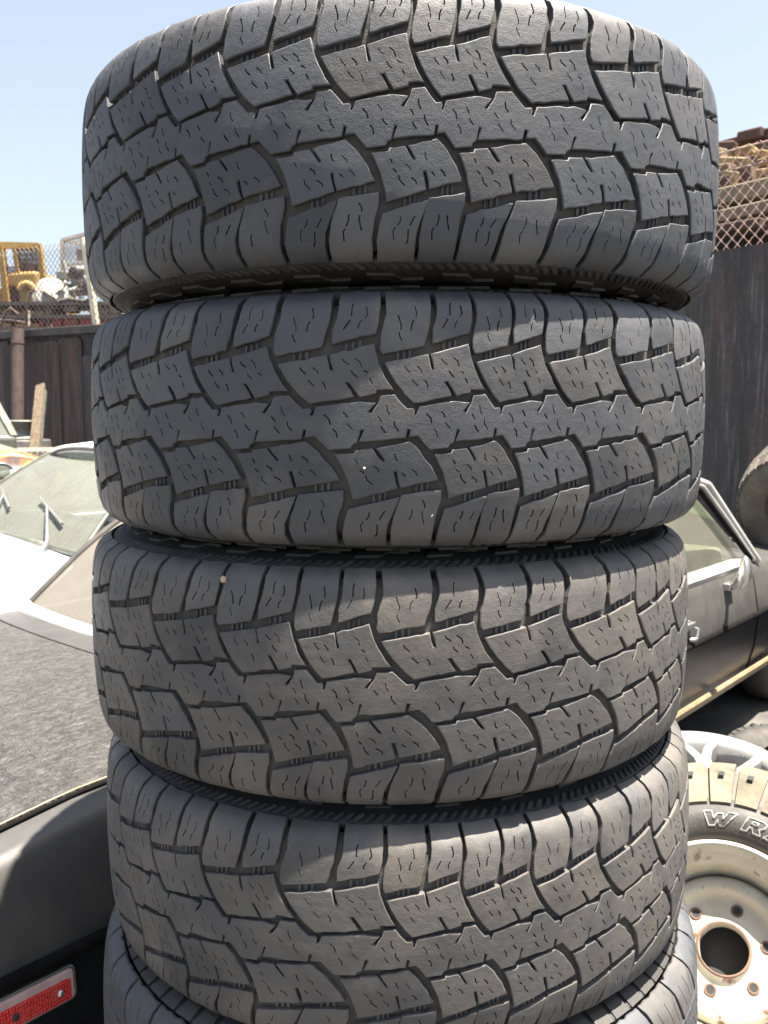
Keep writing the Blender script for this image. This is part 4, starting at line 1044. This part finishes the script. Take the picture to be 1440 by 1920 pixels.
# ------------------------------------------------------------------ rusty sheet fence with chain link on top
WL0, WL1 = Vector((-6.6, 12.05, 0)), Vector((.08, 8.34, 0))       # left run, ending at the corner hidden by the stack
WR0, WR1 = Vector((.08, 8.34, 0)), Vector((4.4, 2.61, 0))         # right run, coming nearer on the right
FT = 2.50
fl = thing('sheet_metal_fence', 'brown fence of overlapping rusty steel sheets behind the scrap cars', 'fence', WL0, math.atan2((WL1 - WL0).y, (WL1 - WL0).x))
LL = (WL1 - WL0).length
def on_left(px):
    """distance along the left run seen at photo column px"""
    k = (px - 720) / F
    d = (WL1 - WL0).normalized(); kk = k / 1.0 / 1.012
    return (kk * WL0.y - WL0.x) / (d.x - kk * d.y)
b = MB(); b.box((LL / 2, .03, FT / 2 - .02), (LL, .03, FT - .04)); b.build('backing_sheet', M['sheet_c'], fl)
b = MB(); b.box((LL / 2, -.02, FT - .03), (LL, .07, .09)); b.build('top_rail', M['dark_metal'], fl, .006)
edges = [-60, -20, 18, 47, 112, 154, 215, 300, 370, 450, 520, 600, 680, 740]
tops = [2.38, 2.40, 2.36, 2.36, 2.39, 2.17, 2.38, 2.40, 2.32, 2.39, 2.26, 2.38, 2.40]
ss = [max(.0, on_left(e)) for e in edges]
ss[0] = .02; ss[-1] = LL - .02
for k in range(len(edges) - 1):
    x0, x1 = ss[k], ss[k+1]
    if x1 - x0 < .05: continue
    b = MB(); m = 8
    off = -.012 - .008 * (k % 2); yy = lambda t: off - .012 * math.sin(t * 9 + k)
    P1 = [[Vector((x0 - .01 + (x1 - x0 + .02) * i / m, yy(i / m) - .012 * j, [0.02, 1.2, tops[k] - .05, tops[k] + .012 * math.sin(i * 1.7 + k) - .02 * (i in (0, m))][j2])) for i in range(m + 1)] for j2, j in enumerate((0, 0, 0, 0))]
    b.grid(P1, False)
    o = b.build('sheet_panel', M[['sheet', 'sheet_b', 'sheet', 'sheet_b', 'sheet_b', 'sheet_c'][k % 6]], fl); o.modifiers.new('s', 'SOLIDIFY').thickness = .016
a = at(33, 800, 11.0)
for (px0, px1, top, w_, lab) in ((33, 31, 617, .145, 'thick round rusty pipe standing against the fence above the white rim'), (24, 27, 628, .055, 'thin pinkish pipe standing beside the thick rusty pipe')):
    c = at(px0, top, 10.62); d_ = at(px1, 800, 10.5); d0 = c + (d_ - c) * (c.z / (c.z - d_.z))
    b = MB(); b.tube([d0, d0.lerp(c, .5) + Vector((.012, 0, 0)), c], w_ / 2, 14); b.tube([d0.lerp(c, .93), d0.lerp(c, .945)], w_ / 2 + .006, 14); tag(b.build('pipe_post', M['rust_pink'], None, ), lab, 'post')

frr = thing('plate_fence', 'tall blackened steel plate fence with pale streaks at the right of the stack', 'fence', WR0, math.atan2((WR1 - WR0).y, (WR1 - WR0).x))
LR = (WR1 - WR0).length
xs = [0, 1.5, 3.05, 4.75, 6.2, LR]
for k in range(5):
    b = MB(); b.box(((xs[k] + xs[k+1]) / 2, -.004 * (k % 2), FT / 2), (xs[k+1] - xs[k] - .006, .02, FT)); b.build('steel_plate', M['sheet_c'], frr, .003)
# chain link on top
def chain(parent, L_, z0, h, pitch, r, name, x0=0.0, y=.0, mat='wire'):
    b = MB(); n = int(L_ / pitch)
    def seg(p, q):
        p, q = Vector(p), Vector(q); d = (q - p).normalized(); u = d.cross(Vector((0, 1, 0))).normalized(); v_ = Vector((0, 1, 0))
        vs = [e + (u * math.cos(a) + v_ * math.sin(a)) * r for e in (p, q) for a in (0, 2.094, 4.189)]
        b.add(vs, [(0, 1, 4, 3), (1, 2, 5, 4), (2, 0, 3, 5)], True)
    k = h / 1.05
    for i in range(-int(k / pitch), n):
        for sg in (1, -1):
            xa = x0 + i * pitch; xb = xa + k; za, zb = z0, z0 + h
            if sg < 0: xa, xb = xb, xa
            # clip to the run
            lo, hi = x0, x0 + L_
            pa, pb = [xa, za], [xb, zb]
            if (pa[0] < lo and pb[0] < lo) or (pa[0] > hi and pb[0] > hi): continue
            for P_, Q_ in ((pa, pb), (pb, pa)):
                for lim, out in ((lo, P_[0] < lo), (hi, P_[0] > hi)):
                    if out:
                        t = (lim - P_[0]) / (Q_[0] - P_[0]); P_[1] = P_[1] + (Q_[1] - P_[1]) * t; P_[0] = lim
            seg((pa[0], y + sg * r * .9, pa[1]), (pb[0], y + sg * r * .9, pb[1]))
    return b.build(name, M[mat], parent)
cl = thing('chain_link_fence', 'rusty chain-link netting above the brown sheet fence, in front of the old machines', 'fence', WL0, math.atan2((WL1 - WL0).y, (WL1 - WL0).x))
chain(cl, LL, FT + .015, .98, .075, .0038, 'netting', 0, .06, 'wire_pale')
c0 = on_left(172)
for x in (c0, c0 - 2.6, c0 + 2.4):
    b = MB(); b.tube([(x, .09, 0), (x, .09, FT + .02), (x - .155, .09, FT + 1.02)], .042, 12); b.build('post', M['pale_pipe'], cl)
cr = thing('chain_link_fence', 'rusty chain-link netting above the blackened plates, in front of the timber pile', 'fence', WR0, math.atan2((WR1 - WR0).y, (WR1 - WR0).x))
chain(cr, LR, FT + .004, .62, .076, .0036, 'netting', 0, .05, 'wire')
b = MB(); b.tube([(0, .05, FT + .615), (LR, .05, FT + .605)], .005, 6); b.tube([(0, .05, FT + .50), (LR, .05, FT + .485)], .004, 6); b.build('tie_wire', M['wire'], cr)
for k, x in enumerate((2.0, 4.15, 6.6)):
    b = MB(); b.tube([(x, .10, 0), (x, .10, FT + .40), (x + .06, .08, FT + .55), (x + .30, .02, FT + .70)], .017, 10); b.build('bent_post', M['rust_pink'], cr)

# ------------------------------------------------------------------ timber and rusty steel piled behind the right fence
dv = (WR1 - WR0).normalized(); ang = math.atan2(dv.y, dv.x)
def pile(name, px0, px1, py0, py1, Y, depth, mat, label, cat, rz=0, tilt=0, group='timber and steel piled behind the fence', bev=.012):
    a = at(px0, py0, Y); c = at(px1, py1, Y)
    ctr = at((px0 + px1) / 2, (py0 + py1) / 2, Y)
    w_ = abs(c.x - a.x) / max(.3, math.cos(ang)); h_ = abs(a.z - c.z)
    b = MB(); b.box((0, 0, 0), (w_, depth, h_))
    b.v = [tuple(x + random.uniform(-.07, .07) * min(w_, h_) for x in p) for p in b.v]
    o = b.build(name, M[mat], None, bev, 2); o.location = ctr; o.rotation_euler = (0, R(tilt), ang + R(rz))
    return tag(o, label, cat, group)
PL = [('steel_beam', 1290, 1480, 262, 282, 7.2, .2, 'rust', 'long brown rusty beam along the top of the pile behind the netting', 'beam', 0, 0),
 ('steel_block', 1398, 1425, 244, 264, 7.0, .14, 'rust', 'small rusty block standing on the topmost beam', 'block', 4, 0),
 ('timber_block', 1374, 1405, 281, 299, 6.9, .16, 'timber', 'sunlit yellow timber block under the long rusty beam, left of its twin', 'timber', 12, -6),
 ('timber_block', 1409, 1436, 286, 300, 6.9, .16, 'timber', 'sunlit yellow timber block under the long rusty beam, right of its twin', 'timber', -8, 5),
 ('timber_block', 1360, 1394, 298, 318, 6.8, .15, 'timber', 'chunky sunlit timber block at the left of the second row', 'timber', 20, 8),
 ('timber_block', 1398, 1446, 304, 320, 6.8, .15, 'timber', 'broad sunlit timber block at the right of the second row', 'timber', -6, -3),
 ('timber_block', 1345, 1368, 310, 334, 6.75, .15, 'brown_timber', 'dull brown timber end beside the tyre shoulder', 'timber', 6, 3),
 ('timber_block', 1372, 1404, 318, 352, 6.7, .14, 'rust', 'rust-brown block in the third row of the pile', 'timber', 10, -4),
 ('timber_block', 1408, 1450, 320, 350, 6.7, .14, 'timber', 'yellow timber block at the right end of the third row', 'timber', 4, 6),
 ('timber_block', 1340, 1370, 334, 354, 6.7, .14, 'rust', 'small rust-brown block at the left end of the third row', 'timber', -5, 3),
 ('timber_beam', 1250, 1480, 357, 386, 6.65, .22, 'tan_block', 'long tan beam across the middle of the pile', 'beam', 0, 0),
 ('timber_beam', 1250, 1425, 403, 424, 6.65, .2, 'tan_block', 'shorter tan beam in the dark lower half of the pile', 'beam', 0, -1),
 ('timber_block', 1426, 1470, 398, 440, 6.6, .2, 'brown_timber', 'brown timber end at the right of the shorter tan beam', 'timber', 5, 2),
 ('timber_beam', 1250, 1396, 430, 449, 6.6, .2, 'rust', 'rust-brown beam just above the top of the plate fence', 'beam', 0, 1),
 ('timber_block', 1415, 1445, 432, 470, 6.55, .2, 'rust', 'rust-brown block low at the right, just above the plate fence', 'timber', 8, 3)]
for q in PL: pile(*q)
b = MB(); q = at(1340, 470, 7.3)
b.box((0, 0, 0), (4.6, .35, 1.0)); b.box((0, .1, -1.6), (4.6, .3, 2.5))  # solid block in cavity colour, painted shade for the gaps in the pile
o = b.build('gap_shade_block', M['hole'], None, .02); o.location = at(1400, 400, 7.35) ; o.rotation_euler = (0, 0, ang); tag(o, 'dark block behind the piled timber and steel, coloured as the shade in its gaps', 'rack')
o.location.z -= 0.0
bt = MB(); a = at(1393, 420, 6.5); c = at(1394, 446, 6.5); bt.bar(a, c, .02); tag(bt.build('timber_peg', M['timber'], None), 'thin upright yellow peg in the dark gap of the pile', 'timber', 'timber and steel piled behind the fence')

# ------------------------------------------------------------------ old machines behind the left fence
def onpx(px, py, Y): return at(px, py, Y)
Yc = 13.2
ld = thing('wheel_loader', 'yellow loader with a mesh-guarded cab behind the netting', 'loader', (at(20, 500, Yc).x, Yc, 0), R(-12))
def lp(px, py, dy=0):
    p = at(px, py, Yc + dy) - Vector((at(20, 500, Yc).x, Yc, 0)); return Matrix.Rotation(R(12), 3, 'Z') @ p
b = MB()
for (p0, p1, w_) in (((-6, 462), (74, 462), .07), ((74, 460), (82, 522), .07), ((2, 462), (16, 580), .085), ((27, 464), (40, 545), .06), ((16, 581), (44, 578), .07), ((-40, 462), (-6, 462), .07), ((-40, 462), (-34, 580), .085), ((-34, 581), (16, 581), .07)):
    b.bar(lp(*p0), lp(*p1), w_)
for (p0, p1) in (((-6, 458), (74, 460)), ((74, 460), (82, 522)), ((2, 462), (16, 580))):
    b.bar(lp(*p0, 1.0), lp(*p1, 1.0), .07)
for p0 in ((2, 462), (74, 461), (-38, 462)): b.bar(lp(*p0), lp(*p0, 1.0), .06)
b.build('cab_frame', M['yellow'], ld)
def mesh_panel(parent, quad, n, m, r, mat, name):
    A, B, C_, D_ = [Vector(q) for q in quad]; b = MB()
    for i in range(n + 1):
        t = i / n; b.tube([A.lerp(B, t), D_.lerp(C_, t)], r, 3, False, False)
    for j in range(m + 1):
        t = j / m; b.tube([A.lerp(D_, t), B.lerp(C_, t)], r, 3, False, False)
    return b.build(name, M[mat], parent)
mesh_panel(ld, (lp(30, 464), lp(74, 463), lp(81, 520), lp(37, 520)), 22, 28, .0045, 'rust_pink', 'guard_mesh')
mesh_panel(ld, (lp(30, 464, 1.0), lp(74, 463, 1.0), lp(81, 520, 1.0), lp(37, 520, 1.0)), 18, 22, .0045, 'rust_pink', 'guard_mesh')
mesh_panel(ld, (lp(3, 500), lp(27, 500), lp(38, 575), lp(15, 578)), 14, 34, .0045, 'rust_pink', 'guard_mesh')
b = MB(); c = lp(60, 530, .3); b.box((c.x, c.y, c.z), (.62, .7, .22)); b.box((c.x - .2, c.y + .1, c.z - .9), (1.3, .8, 1.6)); b.box((c.x - .3, c.y + .2, c.z - 2.2), (1.6, 1.0, .9)); b.build('chassis', M['yellow'], ld, .05, 3)
arc = [lp(50 + 12 * math.cos(R(a)), 543 - 11 * math.sin(R(a)), -.12) for a in range(0, 181, 20)]
b = MB(); b.tube(arc, .05, 8); b.build('wheel_arch', M['yellow'], ld)
b = MB(); c = lp(50, 480, .5); b.box(c + Vector((0, 0, -.3)), (.22, .3, .4)); b.build('seat_box', M['rust'], ld, .03)
for dx in (-.55, .75):
    for dy in (-.1, .9): simple_wheel(ld, Matrix.Translation((dx, dy, .62)) @ Matrix.Rotation(R(90 if dy < 0 else -90), 4, 'X'), .62, .4)
# white reel machine
Yr = 12.4; c = at(98, 550, Yr)
rl = thing('cable_reel', 'tilted white round reel with rusty crank, standing on the block rack behind the netting', 'reel', mat=Matrix.Translation(c) @ Matrix.Rotation(R(28), 4, 'Z') @ Matrix.Rotation(R(70), 4, 'X'))
b = MB(); b.lathe([(0, -.01), (.20, -.012), (.232, -.02), (.240, .0), (.232, .012), (.20, .004), (.10, .03), (.06, .05), (0, .055)], 36); b.build('flange', M['white_metal'], rl)
b = MB(); b.lathe([(.17, -.20), (.17, -.015)], 32); b.lathe([(0, -.22), (.24, -.225), (.24, -.205), (0, -.20)], 36); b.build('drum', M['white_metal'], rl)
b = MB(); b.bar((-.02, -.05, .07), (.16, .10, .07), .04); b.bar((.16, .10, .06), (.16, .10, .18), .03); b.bar((-.12, .02, .05), (.05, -.10, .06), .05); b.build('crank', M['cream_steel'], rl)
b = MB(); b.tube([(.23, .05, .02), (.33, .10, .02), (.36, .02, -.05)], .03, 8); b.build('bracket', M['white_metal'], rl)
# white jumble of castings next to it
Yw = 12.9; c = at(140, 515, Yw)
gb = thing('white_winch', 'jumbled white winch with pipes between the reel and the pale fence post', 'winch', c)
b = MB()
b.tube([(-.16, 0, .20), (-.12, 0, .04), (-.02, 0, -.06)], .028, 8); b.tube([(-.05, -.05, .02), (.05, -.05, .07), (.16, -.04, .05), (.22, -.02, .0)], [.03, .05, .06, .04], 10); b.build('pipe', M['white_metal'], gb)
b = MB(); b.lathe([(0, -.1), (.09, -.09), (.10, -.02), (.12, 0), (.10, .02), (.09, .09), (0, .1)], 24, Matrix.Translation((.04, .05, -.07)) @ Matrix.Rotation(R(70), 4, 'X')); b.box((-.17, .03, -.02), (.14, .2, .12)); b.build('gear_case', M['white_metal'], gb, .01)
b = MB(); b.tube([(.24, 0, .25), (.22, 0, -.05)], .012, 6); b.box((.02, .1, -.20), (.5, .22, .14)); b.build('base_frame', M['dark_metal'], gb)
b = MB(); b.lathe([(.05, -.03), (.075, -.03), (.085, 0), (.075, .03), (.05, .03)], 24, Matrix.Translation((.02, -.08, .03)) @ Matrix.Rotation(R(80), 4, 'X')); b.build('pulley', M['dark_metal'], gb)
# grey mesh cage
Yg = 13.6; 
cg = thing('mesh_cage', 'tall grey steel mesh cage behind the pale fence post', 'cage', (at(116, 560, Yg).x, Yg, 0))
def cp(px, py, dy=0): return at(px, py, Yg + dy) - Vector((at(116, 560, Yg).x, Yg, 0))
b = MB()
for (p0, d0, p1, d1, w_) in (((117, 450), 0, (117, 560), 0, .05), ((117, 450), 0, (170, 436), 0, .045), ((117, 450), 0, (175, 462), .9, .04), ((170, 436), 0, (236, 448), .9, .045), ((124, 498), 0, (175, 492), 0, .035), ((236, 448), .9, (236, 560), .9, .05), ((175, 462), .9, (236, 448), .9, .04), ((170, 436), 0, (170, 560), 0, .05)):
    b.bar(cp(*p0, d0), cp(*p1, d1), w_)
for p0, d0 in (((117, 560), 0), ((170, 560), 0), ((236, 560), .9)):
    q = cp(*p0, d0); b.bar(q, (q.x, q.y, 0.0), .05)
b.build('cage_frame', M['grey_steel'], cg)
mesh_panel(cg, (cp(117, 452), cp(170, 438), cp(170, 494), cp(120, 498)), 24, 24, .0035, 'grey_steel', 'mesh')
b = MB(); q = cp(150, 478, .3); b.box(q, (.09, .05, .17)); b.build('rust_plate', M['rust'], cg)
# rack of tan blocks and red crates under the reel
Yk = 12.6; c = at(120, 600, Yk)
rk = thing('steel_rack', 'dark steel rack carrying tan blocks and red bins behind the netting', 'rack', (c.x, Yk, 0))
b = MB()
zA, zB = at(120, 572, Yk).z, at(120, 596, Yk).z
for z in (zA, zB, at(120, 618, Yk).z): b.box((.35, 0, z - .02), (2.6, .7, .05))
for x in (-.85, -.1, .7, 1.6): b.bar((x, -.32, 0), (x, -.32, zA), .05); b.bar((x, .32, 0), (x, .32, zA), .05)
b.build('rack_frame', M['dark_metal'], rk)
for k, (x0, x1, y0, y1) in enumerate(((66, 84, 584, 593), (88, 98, 578, 589), (121, 143, 573, 585), (184, 200, 579, 590), (205, 222, 577, 589), (-25, 2, 574, 588))):
    a = at(x0, y0, Yk - .3); e_ = at(x1, y1, Yk - .3); b = MB(); h_ = a.z - e_.z; base = zA if y1 < 580 else zB
    b.box((0, 0, h_ / 2), (e_.x - a.x, .22, h_)); o = b.build('tan_block', M['tan_block'], None, .01); o.location = (.5 * (a.x + e_.x), Yk - .22, e_.z)
    tag(o, ['tan block lying at the left of the white reel foot', 'small tan block just under the white reel', 'large tan block in the middle of the rack, right of the reel', 'tan block just right of the pale fence post', 'tan block half hidden by the top tyre of the stack', 'tan block under the yellow loader cab'][k], 'block', 'tan blocks on the rack')
for k, (x0, x1, y0, y1) in enumerate(((74, 82, 599, 612), (98, 116, 596, 612), (120, 146, 594, 612), (150, 178, 594, 612), (186, 206, 594, 612))):
    a = at(x0, y0, Yk - .3); e_ = at(x1, y1, Yk - .3); b = MB(); h_ = a.z - e_.z; w_ = e_.x - a.x
    b.box((0, 0, h_ / 2), (w_, .24, h_)); b.box((0, -.006, h_ * .75), (w_ * 1.06, .25, h_ * .12)); o = b.build('red_bin', M['red'], None, .008); o.location = (.5 * (a.x + e_.x), Yk - .2, e_.z)
    tag(o, ['narrow red bin, first in the row under the tan blocks', 'dark red bin between the narrow bin and the wide middle bin', 'wide red bin in the middle of the row', 'wide red bin partly behind the pale fence post', 'red bin at the right end of the row, by the tyre stack'][k], 'bin', 'red bins on the rack')

# loose scrap between the machines and the netting, and more odds and ends on the right pile
def scrap(name, pts, r, mat, label, cat='scrap metal', n=8):
    b = MB(); b.tube(pts, r, n); return tag(b.build(name, M[mat], None), label, cat)
Q = lambda px, py, Y=12.0: at(px, py, Y)
scrap('bent_pipe', [Q(45, 606), Q(52, 570), Q(56, 548), Q(66, 545)], .018, 'rust_pink', 'thin bent rusty pipe standing between the loader and the reel')
scrap('bent_pipe', [Q(2, 612), Q(9, 586), Q(20, 578), Q(34, 590)], .022, 'rust', 'rust-brown bent pipe under the loader cab')
scrap('angle_iron', [Q(-20, 600), Q(24, 601), Q(48, 606)], .02, 'rust_pink', 'pinkish rusty bar lying along the fence top under the loader')
scrap('angle_iron', [Q(54, 612), Q(54, 582)], .016, 'pale_pipe', 'short pale upright bar left of the red bins')
scrap('exhaust_pipe', [Q(108, 566, 12.1), Q(130, 561, 12.1), Q(158, 566, 12.1), Q(178, 556, 12.1)], .028, 'dark_metal', 'dark exhaust pipe lying across the rack right of the reel')
scrap('coil_spring', [Q(150 + 4.5 * math.cos(k * .9) , 566 - k * 1.15, 12.3 + .03 * math.sin(k * .9)) for k in range(36)], .010, 'rust', 'rusty coil spring standing by the pale fence post', 'spring', 5)
scrap('coil_spring', [Q(138 + 4.0 * math.cos(k * .9) , 570 - k * .9, 12.4 + .03 * math.sin(k * .9)) for k in range(30)], .010, 'dark_metal', 'dark coil spring left of the rusty spring by the pale post', 'spring', 5)
PL2 = [('steel_bracket', 1352, 1372, 268, 292, 6.9, .12, 'rust', 'rusty bracket leaning at the left end of the long brown beam', 'bracket', 14, 10),
 ('timber_block', 1330, 1356, 284, 306, 6.9, .15, 'brown_timber', 'brown block at the far left of the first row, against the tyre', 'timber', -10, -5),
 ('steel_bracket', 1404, 1414, 292, 322, 6.72, .05, 'rust', 'narrow upright rusty bracket between the yellow timber blocks', 'bracket', 0, 4),
 ('timber_block', 1366, 1378, 322, 350, 6.6, .06, 'timber', 'narrow yellow stick standing in the third row', 'timber', 3, 9),
 ('timber_block', 1426, 1452, 268, 286, 6.95, .16, 'rust', 'rust-brown block end at the right under the long beam', 'timber', 9, 4),
 ('steel_bracket', 1336, 1350, 386, 404, 6.55, .08, 'rust', 'small rusty bracket wedged under the long tan beam', 'bracket', 6, 12),
 ('steel_bracket', 1405, 1420, 386, 403, 6.55, .08, 'dark_metal', 'small dark bracket wedged between the two tan beams', 'bracket', -6, -9)]
for q in PL2: pile(*q)
# ------------------------------------------------------------------ light, sky, camera
SUN_EL, SUN_AZ = R(78), R(71)      # azimuth measured from the towards-camera direction to the right
w = bpy.data.worlds.new('World'); sc.world = w; w.use_nodes = True
nt = w.node_tree; bg = nt.nodes['Background']
sky = nt.nodes.new('ShaderNodeTexSky'); sky.sky_type = 'NISHITA'; sky.sun_disc = False
sky.sun_elevation = SUN_EL
L = Vector((math.sin(SUN_AZ) * math.cos(SUN_EL), -math.cos(SUN_AZ) * math.cos(SUN_EL), math.sin(SUN_EL)))
sky.sun_rotation = math.atan2(L.x, L.y)
sky.air_density = 1.0; sky.dust_density = 3.0; sky.ozone_density = 1.0
hs = nt.nodes.new('ShaderNodeHueSaturation'); hs.inputs['Saturation'].default_value = .68
nt.links.new(sky.outputs[0], hs.inputs['Color']); nt.links.new(hs.outputs[0], bg.inputs['Color']); bg.inputs['Strength'].default_value = .052
sl = bpy.data.lights.new('sun', 'SUN'); sl.energy = 5.0; sl.angle = R(.53); sl.color = (1.0, .91, .78)
so = bpy.data.objects.new('sun', sl); COL.objects.link(so); so.rotation_euler = (-L).to_track_quat('-Z', 'Y').to_euler(); so.location = (3, -3, 8)

cam = bpy.data.cameras.new('camera'); co = bpy.data.objects.new('camera', cam); COL.objects.link(co)
cam.sensor_fit = 'VERTICAL'; cam.sensor_height = 36; cam.sensor_width = 27; cam.lens = 36 * F / 1920
cam.clip_start = .02; cam.clip_end = 4000
co.location = (0, 0, H); co.rotation_euler = (math.pi / 2 - PITCH, 0, 0)
cam.dof.use_dof = True; cam.dof.focus_distance = .86; cam.dof.aperture_fstop = 16
sc.camera = co
sc.view_settings.view_transform = 'Standard'; sc.view_settings.look = 'None'
sc.view_settings.exposure = 2.42; sc.view_settings.gamma = 1
sc.render.engine = 'CYCLES'
sc.cycles.use_denoising = True
sc.cycles.max_bounces = 8; sc.cycles.transparent_max_bounces = 16
